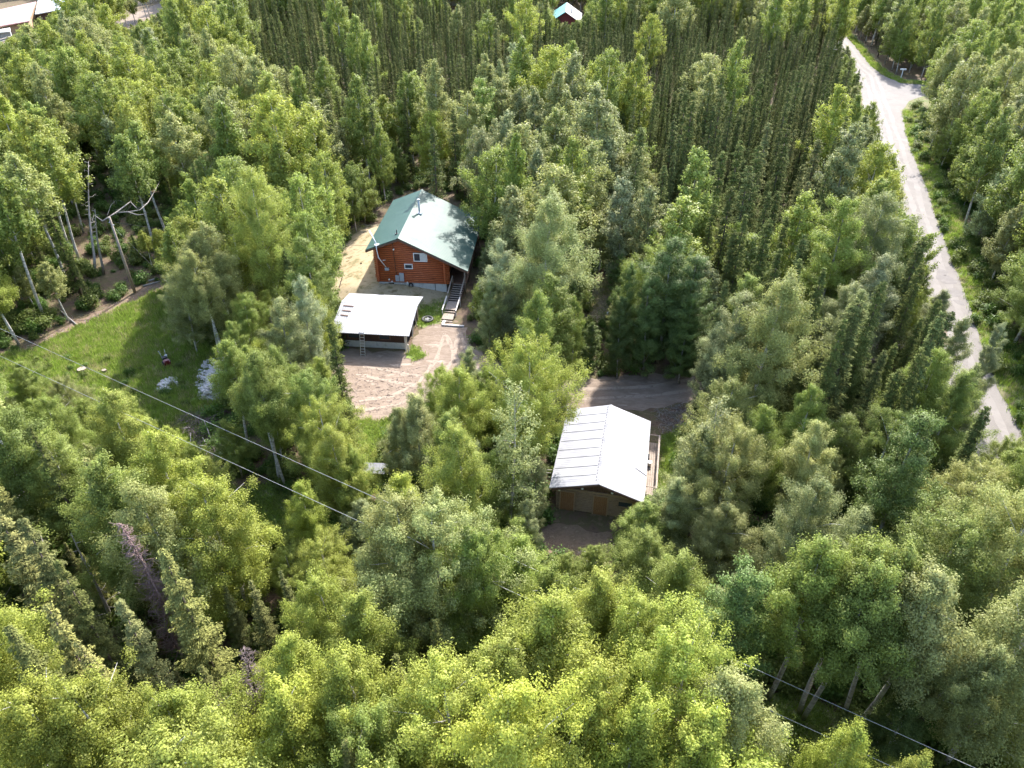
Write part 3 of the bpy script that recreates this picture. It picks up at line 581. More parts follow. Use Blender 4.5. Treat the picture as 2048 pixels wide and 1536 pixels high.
# round tyre ring beside the stairs
tp = P(855, 641); tr_ = thing('old_tyre', 'old dark tyre full of grey stones lying between the garage and the stairs', 'tyre', (tp.x, tp.y, 0.02))
m = MB(); k0 = 28
for i in range(k0):
    for j in range(8):
        a = 2*math.pi*i/k0; bb = 2*math.pi*j/8; rr = 0.52+0.16*math.cos(bb); m.v.append((rr*math.cos(a), rr*math.sin(a), 0.14+0.13*math.sin(bb)))
for i in range(k0):
    for j in range(8): m.f.append((i*8+j, ((i+1) % k0)*8+j, ((i+1) % k0)*8+(j+1) % 8, i*8+(j+1) % 8)); m.mi.append(0); m.sm.append(True)
m.obj('tread', M_BLACK, tr_)
def rock(mb, c, r, rg, squash=0.7):
    bm = bmesh.new(); bmesh.ops.create_icosphere(bm, subdivisions=1, radius=1)
    vs = [tuple(np.array(c)+np.array(v.co)*r*rg.uniform(0.75, 1.15)*np.array([1, 1, squash])) for v in bm.verts]
    mb.add(vs, [tuple(v.index for v in f.verts) for f in bm.faces]); bm.free()
m = MB()
for q in range(16): a = rnd.uniform(0, 6.28); r_ = rnd.uniform(0, 0.33); rock(m, (r_*math.cos(a), r_*math.sin(a), 0.14), rnd.uniform(0.08, 0.15), rng)
m.obj('stones', M_STONE, tr_)

# ------------------------------------------------------------------ barn
BO, BYAW = Vector((6.21, 37.69, 0)), R(11.63)
barn = thing('barn', 'small barn with a bright white metal gable roof, tan half-log front and two plank doors', 'barn', BO, -BYAW)
BZ = 3.75; BLx, BLz, BRx, BRz, BL = -3.56, 2.70, 3.36, 2.55, 9.5
def bz(x): return BZ+(BLz-BZ)*x/BLx if x < 0 else BZ+(BRz-BZ)*x/BRx
bl = slope('roof', M_BARNROOF, barn, BLx, -0.002, 0, BL, bz, 0.06); br = slope('roof', M_BARNROOF, barn, 0.002, BRx, 0, BL, bz, 0.06)
cap = MB(); cap.add([(-0.16,-0.02,bz(-0.16)+0.01),(0,-0.02,BZ+0.03),(0.16,-0.02,bz(0.16)+0.01),(0.16,BL+0.02,bz(0.16)+0.01),(0,BL+0.02,BZ+0.03),(-0.16,BL+0.02,bz(-0.16)+0.01)], [(0,1,4,5),(1,2,3,4)]); cap.obj('ridge_cap', M_BARNROOF, br)
m = MB()
for q in range(1, 9):
    yy = q*BL/9+rnd.uniform(-0.05, 0.05); m.bar((BLx+0.1, yy, bz(BLx+0.1)+0.012), (-0.3, yy-0.02, bz(-0.3)+0.012), 0.022, 0.02)
for q in range(26):
    yy = 0.4+q*0.35; m.box(-0.26, -0.19, yy, yy+0.17, bz(-0.2)-0.01, bz(-0.2)+0.022)
m.obj('sheet_joint', M_JOINT, bl)
f = MB()
for (a, b_) in ((BLx, 0), (0, BRx)):
    for yy in (-0.03, BL+0.03): f.bar((a, yy, bz(a)-0.13), (b_, yy, bz(b_)-0.13), 0.05, 0.15)
f.bar((BLx+0.03, 0, bz(BLx)-0.13), (BLx+0.03, BL, bz(BLx)-0.13), 0.05, 0.13); f.bar((BRx-0.03, 0, bz(BRx)-0.13), (BRx-0.03, BL, bz(BRx)-0.13), 0.05, 0.13)
f.obj('fascia', M_BROWN, barn)
bwl, bwr, bwf, bwb = -3.05, 2.85, 0.75, 8.9
m = MB(); zz_ = 0.02
k = 0
while zz_ < 2.2:
    for qa, qb in (((bwl, bwf), (bwr, bwf)), ((bwl, bwf), (bwl, bwb)), ((bwr, bwf), (bwr, bwb)), ((bwl, bwb), (bwr, bwb))): m.tube([(*qa, zz_+0.07), (*qb, zz_+0.07)], 0.058, 8)
    zz_ += 0.168
m.obj('log_wall', M_TAN, barn)
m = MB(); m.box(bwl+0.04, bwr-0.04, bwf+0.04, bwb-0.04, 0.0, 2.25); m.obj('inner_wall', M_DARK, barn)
for yy, d in ((bwf-0.04, 0.05), (bwb, 0.05)):
    m = MB()
    nn = 26
    for q in range(nn):
        xa = bwl+(bwr-bwl)*q/nn; xb = bwl+(bwr-bwl)*(q+1)/nn-0.012; za = bz(xa)-0.1; zb = bz(xb)-0.1
        if min(za, zb) > 2.28: m.add([(xa,yy,2.28),(xb,yy,2.28),(xb,yy,zb),(xa,yy,za),(xa,yy+d,2.28),(xb,yy+d,2.28),(xb,yy+d,zb),(xa,yy+d,za)], [(0,1,2,3),(7,6,5,4),(0,4,5,1),(1,5,6,2),(2,6,7,3),(3,7,4,0)])
    m.obj('gable_board', M_BROWN, barn)
m = MB(); m.box(BLx+0.15, BRx-0.3, bwf-0.16, bwf-0.07, 2.16, 2.30); m.obj('tie_beam', M_TAN, barn)
def bdoor(x0, x1, z1, lab):
    fm = MB(); fm.box(x0-0.09, x0, bwf-0.13, bwf-0.04, 0.0, z1); fm.box(x1, x1+0.09, bwf-0.13, bwf-0.04, 0, z1); fm.box(x0-0.09, x1+0.09, bwf-0.135, bwf-0.045, z1, z1+0.1)
    d = MB(); nn = 7
    for q in range(nn): xa = x0+(x1-x0)*q/nn; d.box(xa, xa+(x1-x0)/nn-0.012, bwf-0.105, bwf-0.06, 0.03, z1-0.02)
    dd = d.obj('door', M_DOOR, barn); dd['label'] = lab; fm.obj('frame', M_TAN, dd)
    zb = MB(); zb.box(x0+0.02, x1-0.02, bwf-0.135, bwf-0.106, 0.18, 0.30); zb.box(x0+0.02, x1-0.02, bwf-0.135, bwf-0.106, 1.3, 1.42); zb.bar((x0+0.05, bwf-0.12, 0.32), (x1-0.05, bwf-0.12, 1.28), 0.025, 0.1); zb.obj('brace', M_DOOR, dd)
    return dd
bdoor(-2.75, -1.75, 1.9, 'left plank door'); bdoor(-0.25, 0.72, 1.9, 'middle plank door')
window(barn, 1.5, 2.6, bwf-0.06, 1.15, 1.75, False, M_TAN, t=0.05)
for xx in (-1.15, 1.02):
    hl = MB(); hl.tube([(xx, 0.12, bz(xx)-0.18), (xx, 0.12, bz(xx)-0.28)], 0.03, 6); hl.tube([(xx, 0.12, bz(xx)-0.28), (xx, 0.12, bz(xx)-0.46), (xx, 0.12, bz(xx)-0.52)], [0.05, 0.10, 0.04], 10); hl.obj('lamp', M_WHITE, barn)
hl = MB(); hl.tube([(-2.85, 0.3, 2.5), (-2.85, 0.3, 2.3)], [0.05, 0.1], 8); hl.obj('lamp', M_WHITE, barn)
# roof cable
m = MB(); m.tube([(2.5, 3.2, bz(2.5)+0.02), (2.9, 3.05, bz(2.9)+0.02), (3.35, 2.85, bz(3.35)+0.02)], 0.018, 5); m.obj('cable', M_BLACK, br)
# side deck
dk = thing('side_deck', 'narrow weathered plank deck with a railing along the right side of the barn', 'deck', BO, -BYAW)
m = MB()
for q in range(8): m.box(2.95+q*0.16, 3.09+q*0.16, 3.0, 9.2, 0.52, 0.56)
m.obj('floor', M_WOOD, dk)
for yy in (3.05, 4.6, 6.1, 7.6, 9.15): m = MB(); m.box(4.18, 4.27, yy-0.045, yy+0.045, 0, 1.34); m.obj('post', M_WOOD, dk)
m = MB(); m.box(4.16, 4.29, 2.95, 9.3, 1.34, 1.39); m.box(2.95, 4.16, 9.18, 9.27, 1.34, 1.39); m.box(2.95, 4.16, 2.99, 3.07, 1.34, 1.39); m.box(4.2, 4.25, 3.0, 9.2, 0.95, 1.03); m.obj('rail', M_WOOD, dk)
m = MB()
for q in range(3): m.box(2.95, 4.15, 2.55-q*0.45, 2.95-q*0.45, 0.36-q*0.15, 0.41-q*0.15)
m.obj('step', M_WOOD, dk)
for (bx, by, sx, sy, hz_, mt, lb, nm, ct) in ((3.15, 6.7, 0.4, 0.5, 0.45, M_BLACK, 'black plastic crate on the barn side deck', 'crate', 'crate'), (3.6, 6.3, 0.35, 0.35, 0.5, M_WHITE, 'white bucket on the barn side deck', 'bucket', 'bucket')):
    o = MB()
    if nm == 'bucket': o.tube([(bx, by, 0.56), (bx, by, 0.95)], [0.13, 0.17], 12); o.tube([(bx, by, 0.93), (bx, by, 0.97)], [0.185, 0.185], 12)
    else:
        o.box(bx, bx+sx, by, by+sy, 0.56, 0.6); o.box(bx, bx+0.03, by, by+sy, 0.6, 0.56+hz_); o.box(bx+sx-0.03, bx+sx, by, by+sy, 0.6, 0.56+hz_); o.box(bx+0.03, bx+sx-0.03, by, by+0.03, 0.6, 0.56+hz_); o.box(bx+0.03, bx+sx-0.03, by+sy-0.03, by+sy, 0.6, 0.56+hz_)
    q = o.obj(nm, mt); q.location = BO; q.rotation_euler = (0, 0, -BYAW); tag(q, lb, ct)
for i, (u0, v0, u1, v1, lb) in enumerate(((1050, 939, 1104, 940, 'grey pole sticking out left of the barn, upper of two'), (1062, 945, 1102, 946, 'grey pole sticking out left of the barn, lower of two'))):
    m = MB(); m.tube([P(u0, v0, 1.2), P(u1, v1, 1.25)], 0.035, 6); m.tube([P(u0+4, v0, 1.2), Vector((P(u0+4, v0, 1.2).x, P(u0+4, v0, 1.2).y, 0))], 0.04, 6); tag(m.obj('pole', M_DEAD), lb, 'pole', 'poles beside the barn')

# low white sheet roof under the birches
WC = P(778, 962); wsd = thing('woodshed', 'low woodshed with a narrow white sheet roof half hidden under birches', 'shed', (WC.x, WC.y+0.2, 0), R(-3))
m = MB(); m.add([(-1.95,-0.45,1.0),(1.95,-0.45,1.0),(1.95,0.45,1.3),(-1.95,0.45,1.3),(-1.95,-0.45,0.95),(1.95,-0.45,0.95),(1.95,0.45,1.25),(-1.95,0.45,1.25)], [(0,1,2,3),(7,6,5,4),(0,4,5,1),(1,5,6,2),(2,6,7,3),(3,7,4,0)]); m.obj('roof', M_WHITEROOF, wsd)
m = MB()
for sx in (-1.85, 1.85):
    for sy, h_ in ((-0.38, 1.0), (0.38, 1.24)): m.box(sx-0.05, sx+0.05, sy-0.05, sy+0.05, 0, h_-0.04)
for q in range(5): m.box(-1.8, 1.8, 0.36, 0.40, 0.1+q*0.22, 0.28+q*0.22)
m.obj('frame', M_WOOD, wsd)

# ------------------------------------------------------------------ far buildings and fence
def slab_house(name, label, roofpx, zr, mat, wallmat, th=0.25, tilt=0.0, cat='house'):
    cs = [P(u, v, zz) for (u, v), zz in zip(roofpx, zr)]; c = sum(cs, Vector())/len(cs); c.z = 0
    t = thing(name, label, cat, c)
    loc = [p-c for p in cs]; n = len(loc)
    m = MB(); m.add([tuple(p) for p in loc]+[(p.x, p.y, p.z-th) for p in loc], [tuple(range(n)), tuple(reversed(range(n, 2*n)))]+[(i, i+n, (i+1) % n+n, (i+1) % n) for i in range(n)]); m.obj('roof', mat, t)
    s = 0.93; m = MB(); q = [Vector((p.x*s, p.y*s, p.z-th)) for p in loc]
    m.add([tuple(p) for p in q]+[(p.x, p.y, 0) for p in q], [(i, i+n, (i+1) % n+n, (i+1) % n) for i in range(n)]); m.obj('wall', wallmat, t)
    return t
slab_house('cabin', 'long house with a pale pink metal roof at the top left corner of the photo', [(-60,62),(58,42),(72,3),(-60,32)], [3.0,3.0,3.6,3.6], M_PINK, M_TAN)
slab_house('shed', 'grey-roofed annex just right of the pink-roofed house', [(70,28),(134,16),(140,-8),(76,0)], [3.0,3.0,3.5,3.5], M_ALU, M_DARKSIDE, cat='shed')
slab_house('van', 'white vehicle parked before the pink-roofed house at the left edge', [(-14,66),(20,62),(20,50),(-14,54)], [2.2,2.2,2.2,2.2], M_WHITE, M_GREY, cat='van')
a0, a1 = P(-30, 104), P(330, -3); d = (a1-a0); fl = d.length; fc = thing('rail_fence', 'pale three-rail wooden fence beside the lane at the top left', 'fence', a0, math.atan2(d.y, d.x))
m = MB()
for zz_ in (0.55, 1.1, 1.65): m.box(0, fl, -0.04, 0.04, zz_, zz_+0.2)
m.obj('rails', M_RAIL, fc)
nf = int(fl/3)
for q in range(nf+1): m = MB(); m.box(q*fl/nf-0.09, q*fl/nf+0.09, -0.15, -0.041, 0, 1.95); m.obj('post', M_RAIL, fc)
sheet('lane', px([(170,66),(330,2),(345,16),(330,34),(200,80)]), 0.008, M_GRAVEL, 0.4, 2.0, 17)
# far house with teal and white roof
TC = P(1131, 23, 6.4); th_ = thing('far_house', 'distant house with a teal and white gable roof and dark red wall at the top', 'house', (TC.x, TC.y, 0), -R(5))
def tz(x): return 6.5-abs(x)*0.62
s1 = slope('roof', M_TEAL, th_, -4.3, -0.002, -1, 15, tz, 0.15); s1['label'] = 'teal left roof slope'; s2 = slope('roof', M_WHITEROOF, th_, 0.002, 4.5, -1, 15, tz, 0.15); s2['label'] = 'white right roof slope'
m = MB(); m.add([(-3.7,0,0),(3.7,0,0),(3.7,0,4.0),(0,0,6.25),(-3.7,0,4.0),(-3.7,14.5,0),(3.7,14.5,0),(3.7,14.5,4.0),(0,14.5,6.25),(-3.7,14.5,4.0)], [(0,1,2,3,4),(9,8,7,6,5),(0,4,9,5),(1,6,7,2)]); m.obj('wall', M_REDWALL, th_)
m = MB(); m.tube([(1.6, 4, tz(1.6)-0.1), (1.6, 4, tz(1.6)+1.2)], 0.15, 8); m.obj('chimney', M_GREY, th_)
m = MB(); m.box(5.2, 8.2, 2, 8, 0, 2.6); m.add([(5.0,1.8,2.62),(8.5,1.8,2.62),(8.5,8.2,3.1),(5.0,8.2,3.1)], [(0,1,2,3)]); m.obj('lean_to', M_WHITEROOF, th_)
c = P(910, 10); ws = thing('shed', 'small white-roofed shed glimpsed between spruces at the top edge', 'shed', (c.x, c.y, 0))
m = MB(); m.add([(-1.6,-2,2.6),(1.6,-2,2.6),(1.6,2,3.6),(-1.6,2,3.6),(-1.6,-2,2.5),(1.6,-2,2.5),(1.6,2,3.5),(-1.6,2,3.5)], [(0,1,2,3),(7,6,5,4),(0,4,5,1),(1,5,6,2),(2,6,7,3),(3,7,4,0)]); m.obj('roof', M_WHITEROOF, ws)
m = MB(); m.box(-1.4, 1.4, -1.8, 1.8, 0, 2.6); m.obj('wall', M_WHITE, ws)
# street sign at the junction
sp = P(1801, 158); sg = thing('street_sign', 'white T-shaped signpost on the grass verge at the road junction', 'sign', (sp.x, sp.y, 0), R(-8))
m = MB(); m.box(-0.09, 0.09, -0.06, 0.06, 0, 1.9); m.obj('post', M_WHITE, sg)
m = MB(); m.box(-0.6, 0.6, -0.17, 0.17, 1.9, 2.15); m.obj('board', M_WHITE, sg)

# ------------------------------------------------------------------ poles, wires, timber
up_ = P(270, 585); upo = thing('utility_pole', 'slim weathered utility pole at the back of the green meadow', 'pole', (up_.x, up_.y, 0))
m = MB(); m.tube([(0, 0, -0.1), (0.0, 0, 4), (0.05, 0, 9.1)], [0.16, 0.14, 0.11], 10); m.obj('shaft', M_WOOD, upo)
for qq in ([(0, -0.12, 8.6), (0, -0.3, 8.6)], [(0.1, 0, 8.2), (0.28, 0, 8.2)]): m = MB(); m.tube(qq, 0.05, 6); m.obj('insulator', M_GREY, upo)
def wire(name, a, b, r, sag, label, mat=M_WIRE, cat='cable'):
    m = MB(); a = Vector(a); b = Vector(b); m.tube([a+(b-a)*t/40-Vector((0, 0, sag*4*(t/40)*(1-t/40))) for t in range(41)], r, 5); return tag(m.obj(name, mat), label, cat)
def ext(a, b, t0, t1): return a+(b-a)*t0, a+(b-a)*t1
A = ext(P(0, 657, 8.8), P(1950, 1536, 8.8), -0.08, 1.12); wire('power_line', A[0], A[1], 0.013, 0.0, 'upper overhead power line crossing the photo from the left edge to the bottom right', cat='power line')
B_ = ext(P(0, 712, 8.8), P(1790, 1536, 8.8), -0.08, 1.12); wire('power_line', B_[0], B_[1], 0.013, 0.0, 'lower overhead power line, nearer the camera, crossing the bottom left wood', cat='power line')
C_ = ext(P(1515, 1500, 5), P(1640, 1560, 5), -0.5, 1.3); wire('telephone_line', C_[0], C_[1], 0.010, 0, 'thin cable below the two power lines near the bottom right', cat='cable')
top = Vector((up_.x, up_.y, 8.6)); mast = L2W(HO, HYAW, -2.45, -0.15, 6.0)
wire('service_cable', top, mast, 0.014, 0.6, 'thin service cable from the utility pole to the log house roof', M_BLACK)
wire('guy_wire', Vector((up_.x, up_.y, 8.2)), P(318, 545, 0.0), 0.010, 0, 'thin guy wire running down from the utility pole to the ground', M_GREY)

def stick(name, pts, r0, r1, mat, label, cat, group=None, n=6):
    m = MB(); k = len(pts); m.tube(pts, [r0+(r1-r0)*i/(k-1) for i in range(k)], n); return tag(m.obj(name, mat), label, cat, group)
stick('fallen_log', [P(121, 622, 0.12), P(160, 655, 0.12)], 0.11, 0.07, M_DEAD, 'pale fallen log lying across the needle path, right one of two', 'log')
stick('fallen_log', [P(118, 634, 0.06), P(146, 642, 0.06)], 0.06, 0.04, M_DEAD, 'thin pale fallen log on the left of the needle path', 'log')
stick('fallen_log', [P(296, 562, 0.1), P(318, 556, 0.1)], 0.12, 0.09, M_DEAD, 'short pale log at the far end of the needle path', 'log')
stick('fallen_log', [P(286, 572, 0.1), P(322, 562, 0.1)], 0.1, 0.07, M_DEAD, 'longer grey log at the far end of the needle path', 'log')
stick('fallen_log', [P(1262, 686, 0.4), P(1277, 704, 0.1)], 0.09, 0.06, M_DEAD, 'pale broken log leaning beside the drive below the dark green poplars', 'log')
stick('fence_post', [P(722, 527, 0), P(722, 527, 1.0)], 0.12, 0.11, M_BROWN, 'short dark post standing in the dry grass left of the log house', 'post')
for (u, v, lb) in ((165, 745, 'broad grey tree stump in the meadow, left of two'), (210, 747, 'small dark tree stump in the meadow, right of two')):
    c = P(u, v); r_ = 0.42 if u < 200 else 0.22; t = thing('tree_stump', lb, 'stump', (c.x, c.y, 0), 0, 'stumps in the meadow')
    m = MB(); m.tube([(0, 0, -0.02), (0.02, 0, 0.2), (0.02, 0.02, 0.42)], [r_*1.15, r_, r_*0.95], 12, cap=False); m.obj('bark', M_SPRBARK, t)
    m = MB(); m.tube([(0.02, 0.02, 0.38), (0.02, 0.02, 0.425)], r_*0.93, 12); m.obj('cut_face', M_WOOD, t)
# small red and black machine (two-wheeled tiller)
c = P(334, 728); mc = thing('garden_tiller', 'small red and black garden machine with two wheels standing in the meadow grass', 'machine', (c.x, c.y, 0), R(35))
def wheel(mb, x, y, z, r, wd):
    mb.tube([(x-wd/2, y, z), (x+wd/2, y, z)], r, 14)
for sx in (-0.32, 0.32):
    m = MB(); wheel(m, sx, -0.1, 0.24, 0.24, 0.13); wq = m.obj('wheel', M_BLACK, mc); m = MB(); wheel(m, sx, -0.1, 0.24, 0.1, 0.15); m.obj('rim', M_GREY, wq)
m = MB(); m.box(-0.28, 0.28, -0.75, -0.2, 0.3, 0.62); m.box(-0.2, 0.2, -0.68, -0.3, 0.62, 0.74); m.obj('hood', M_RED, mc)
m = MB(); m.box(-0.24, 0.24, -0.2, 0.5, 0.28, 0.5); m.box(-0.2, 0.2, 0.05, 0.45, 0.5, 0.7); m.obj('engine', M_BLACK, mc)
for sx in (-0.22, 0.22):
    m = MB(); m.tube([(sx, 0.3, 0.5), (sx, 0.8, 0.85), (sx*1.3, 1.15, 1.0)], 0.022, 6); m.obj('handlebar', M_GREY, mc)
m = MB(); m.box(0.1, 0.3, 0.5, 0.75, 0.45, 0.62); m.obj('tank', M_WHITE, mc)

# firewood: two heaps of split birch
fw = []
for s_ in range(5):
    m = MB(); ra = random.Random(s_); L_ = ra.uniform(0.19, 0.23); q = [(0.085*math.cos(a)*ra.uniform(0.8, 1.2), 0.085*math.sin(a)*ra.uniform(0.8, 1.2)) for a in np.linspace(0, 6.283, 6)[:-1]]
    m.add([(-L_, y_, z_) for y_, z_ in q]+[(L_, y_, z_) for y_, z_ in q], [tuple(range(4, -1, -1)), tuple(range(5, 10))]+[(i, (i+1) % 5, (i+1) % 5+5, i+5) for i in range(5)]); fw.append(m.mesh('firewood_log', M_FIRE))
def heap(poly, n, zmax, label, group, seed, sc=1.0):
    r_ = random.Random(seed); us = [p[0] for p in poly]; vs = [p[1] for p in poly]; cu, cv = sum(us)/len(us), sum(vs)/len(vs); k = 0
    while k < n:
        u = r_.uniform(min(us), max(us)); v = r_.uniform(min(vs), max(vs))
        if not inside(poly, np.array([u]), np.array([v]))[0]: continue
        e = min(1, math.hypot((u-cu)/(max(us)-min(us))*2, (v-cv)/(max(vs)-min(vs))*2)); z_ = 0.09+(1-e)*zmax*r_.uniform(0.7, 1.0)
        c_ = P(u, v, z_); o = link('firewood_log', fw[k % 5]); o.location = c_; o.rotation_euler = (r_.uniform(0, 6.28), r_.uniform(-0.35, 0.35), r_.gauss(0.1, 0.6)); s2_ = r_.uniform(0.85, 1.25)*sc; o.scale = (s2_*r_.uniform(0.9, 1.3), s2_, s2_)
        tag(o, label, 'log', group); k += 1
BIG = [(430,706),(452,702),(452,740),(450,765),(442,790),(425,800),(400,798),(393,770),(394,745),(405,730)]
SMALL = [(311,778),(322,765),(335,757),(352,752),(356,765),(350,778),(330,785)]
heap(BIG, 190, 0.9, 'split birch log in the big heap of firewood under the birches', 'logs of the big firewood heap', 1, 1.15)
heap([(396,760),(440,755),(440,790),(405,796)], 60, 1.1, 'split birch log in the big heap of firewood under the birches', 'logs of the big firewood heap', 2, 1.1)
heap(SMALL, 44, 0.4, 'split birch log in the small heap of firewood on the grass', 'logs of the small firewood heap', 3, 1.15)
# brush pile
def brush(name, poly, n, z1, label, seed, mat=M_TWIG, Lr=(0.6, 2.4), r0=0.018):
    r_ = random.Random(seed); m = MB(); us = [p[0] for p in poly]; vs = [p[1] for p in poly]; k = 0
    while k < n:
        u = r_.uniform(min(us), max(us)); v = r_.uniform(min(vs), max(vs))
        if not inside(poly, np.array([u]), np.array([v]))[0]: continue
        c_ = P(u, v, r_.uniform(0.02, z1)); a = r_.uniform(0, 6.28); L_ = r_.uniform(*Lr)/2; d_ = Vector((math.cos(a)*L_, math.sin(a)*L_, r_.uniform(-0.15, 0.2)*L_))
        p0, p1 = c_-d_, c_+d_; p0.z = max(p0.z, 0.02); p1.z = max(p1.z, 0.02); m.tube([p0, c_+Vector((r_.uniform(-.1, .1), r_.uniform(-.1, .1), 0.03)), p1], [r0, r0*0.8, r0*0.3], 3, cap=False); k += 1
    return tag(m.obj(name, mat), label, 'brush', kind='stuff')
brush('brush_pile', [(362,830),(395,815),(430,830),(440,880),(470,930),(430,945),(395,900)], 420, 0.8, 'tangled heap of cut brown branches below the firewood', 5)
brush('forest_litter', [(10,690),(330,553),(350,585),(70,715)], 260, 0.05, 'twigs and chips scattered over the needle path', 6, M_DEAD, (0.2, 0.9), 0.012)
brush('yard_litter', [(690,740),(870,730),(860,800),(700,835)], 240, 0.05, 'twigs and clods scattered over the sandy yard', 8, M_TWIG, (0.1, 0.5), 0.018)
brush('roadside_litter', [(1310,820),(1395,800),(1385,850),(1325,870)], 260, 0.1, 'pale slash scattered between the barn and the drive', 9, M_DEAD, (0.2, 1.1), 0.016)
for i, (q0, q1, h0, lb) in enumerate((((408,842),(421,877),0.9,'pale thick branch lying on top of the brush pile, steepest one'), ((390,890),(420,893),0.7,'pale branch lying level across the lower brush pile'), ((363,857),(380,855),0.6,'short pale branch at the left end of the brush pile'), ((381,865),(380,890),0.7,'thin pale forked branch on the left of the brush pile'), ((405,875),(415,895),0.7,'thin purplish branch in the middle of the brush pile'))):
    stick('cut_branch', [P(*q0, h0), P((q0[0]+q1[0])/2+1, (q0[1]+q1[1])/2, h0+0.05), P(*q1, h0-0.1)], 0.025, 0.045, M_DEAD, lb, 'branch', 'loose branches on the brush pile')
# items in the small clearing right of the house
c = P(1217, 633); m = MB(); m.tube([(0, 0, 0), (0, 0, 0.4), (0, 0, 0.42)], [0.16, 0.21, 0.22], 14); m.tube([(0, 0, 0.42), (0, 0, 0.45)], 0.23, 14); o = m.obj('bucket', M_WHITE); o.location = c; tag(o, 'white lidded bucket standing in the sunny clearing right of the log house', 'bucket')
c = P(1175, 684); m = MB(); rock(m, (0, 0, 0.2), 0.35, rng); o = m.obj('boulder', M_STONE); o.location = c; tag(o, 'grey boulder at the near end of the sunny clearing', 'boulder')
brush('scrap_pile', [(1140,680),(1162,680),(1164,700),(1142,702)], 60, 0.5, 'heap of grey scrap wood beside the drive under the poplars', 12, M_DEAD, (0.3, 1.1), 0.05)

# ------------------------------------------------------------------ trees
# colours are leaf colours, not light
TINT = {'Y': (0.305, 0.335, 0.060), 'G': (0.238, 0.283, 0.058), 'D': (0.135, 0.182, 0.047), 'P': (0.31, 0.322, 0.108),
        'S': (0.305, 0.328, 0.145), 'g': (0.262, 0.278, 0.105), 'B': (0.112, 0.13, 0.036), 'L': (0.24, 0.235, 0.08), 'M': (0.165, 0.17, 0.055)}
TW = {'Y': 'yellow-green', 'G': 'fresh green', 'D': 'dark green', 'P': 'pale green', 'S': 'silvery', 'g': 'grey-green', 'B': 'blackish', 'L': 'olive-tipped', 'M': 'olive'}
trees = []   # dict(kind, x, y, h, w, tint, var, rot, lean(dx,dy), label)
def T(kind, u, v, h, tint='G', w=1.0, mode='top', lean=(0, 0), label=None, var=None):
    """mode top: (u, v) is where the tree's tip shows; mode base: where its foot stands"""
    p = P(u, v, h) if mode == 'top' else P(u, v, 0)
    trees.append(dict(kind=kind, x=p.x, y=p.y, h=h, w=w, tint=tint, var=var if var is not None else rnd.randrange(NVAR[kind]), rot=rnd.uniform(0, 6.28), lean=lean, label=label, manual=True))
def lean_to(u, v, tu, tv, h):
    a = P(u, v, 0); b = P(tu, tv, h); return (b.x-a.x, b.y-a.y)
# meadow edge and left side
T('tallbirch', 88, 634, 17, 'G', 1.0, 'base', label='tall birch with a thick pale trunk standing left of the needle path')
T('tallbirch', 312, 510, 15, 'G', 1.0, 'base')
T('tallbirch', 338, 480, 15, 'G', 1.1, 'base'); T('tallbirch', 410, 455, 15, 'P', 1.2, 'base'); T('tallbirch', 140, 500, 17, 'Y', 1.0, 'base')
T('tallbirch', 441, 712, 13.0, 'P', 1.25, 'base', label='pale birch whose twin stems rise through the big firewood heap, left one'); T('tallbirch', 452, 735, 12.5, 'P', 1.0, 'base', label='pale birch beside the big firewood heap, right one')
T('birch', 345, 545, 9, 'P', 1.1); T('birch', 420, 455, 13.5, 'P', 1.15)
T('tallbirch', 573, 978, 12.5, 'G', 1.0, 'base', label='slender white-trunked birch in brown litter below the power line, right of a pair')
T('tallbirch', 560, 972, 12, 'G', 0.9, 'base', label='slender white-trunked birch in brown litter below the power line, left of a pair')
T('tallbirch', 500, 905, 11, 'G', 1.0, 'base'); T('birch', 545, 690, 10.5, 'G', 1.0); T('birch', 525, 765, 8.5, 'G', 0.9); T('birch', 600, 745, 10.5, 'G', 1.1); T('birch', 640, 800, 10, 'Y', 1.0)
T('poplar', 592, 555, 13, 'S', 0.75, label='silvery poplar beside the left end of the garage roof'); T('poplar', 600, 480, 13, 'G', 1.0); T('poplar', 560, 600, 12, 'g', 1.0); T('birch', 615, 425, 12, 'G', 0.9)
T('birch', 695, 330, 9, 'G', 0.9, label='bright green young birch behind the dry grass left of the log house'); T('birch', 755, 250, 11, 'G', 0.8)
# centre
T('poplar', 1000, 483, 12, 'S', 0.85, label='silvery poplar directly right of the wooden stairs'); T('poplar', 1100, 553, 12, 'G', 1.15, label='fresh green poplar in the middle of the photo above the barn'); T('poplar', 1060, 610, 10, 'D', 1.0)
T('poplar', 975, 560, 9, 'g', 0.9); T('poplar', 1150, 590, 9, 'G', 0.7)
T('birch', 1040, 250, 14, 'P', 1.25); T('birch', 1100, 330, 14, 'P', 1.2); T('birch', 1180, 290, 14, 'P', 1.0); T('birch', 990, 300, 13, 'G', 1.1); T('poplar', 1090, 430, 12, 'g', 1.1); T('birch', 1010, 370, 13, 'P', 1.2); T('poplar', 1130, 450, 12, 'D', 1.1)
T('poplar', 1255, 355, 13, 'S', 1.0); T('poplar', 1310, 372, 13, 'g', 1.0); T('poplar', 1375, 395, 14, 'G', 1.15); T('poplar', 1350, 480, 13, 'D', 1.2); T('poplar', 1400, 520, 12, 'D', 1.1); T('poplar', 1260, 530, 11, 'D', 0.8, label='slim dark poplar at the right edge of the sunny clearing'); T('poplar', 1310, 560, 10, 'D', 1.1); T('poplar', 1385, 600, 9, 'D', 1.0)
T('poplar', 1250, 600, 8.5, 'D', 0.9); T('poplar', 1480, 590, 13, 'g', 1.0); T('poplar', 1500, 560, 12, 'G', 1.0); T('poplar', 1450, 650, 9, 'S', 1.1)
T('sparse', 1017, 768, 14, 'g', 1.0, label='thin grey-green tree with a bare pale trunk just left of the barn', var=0)
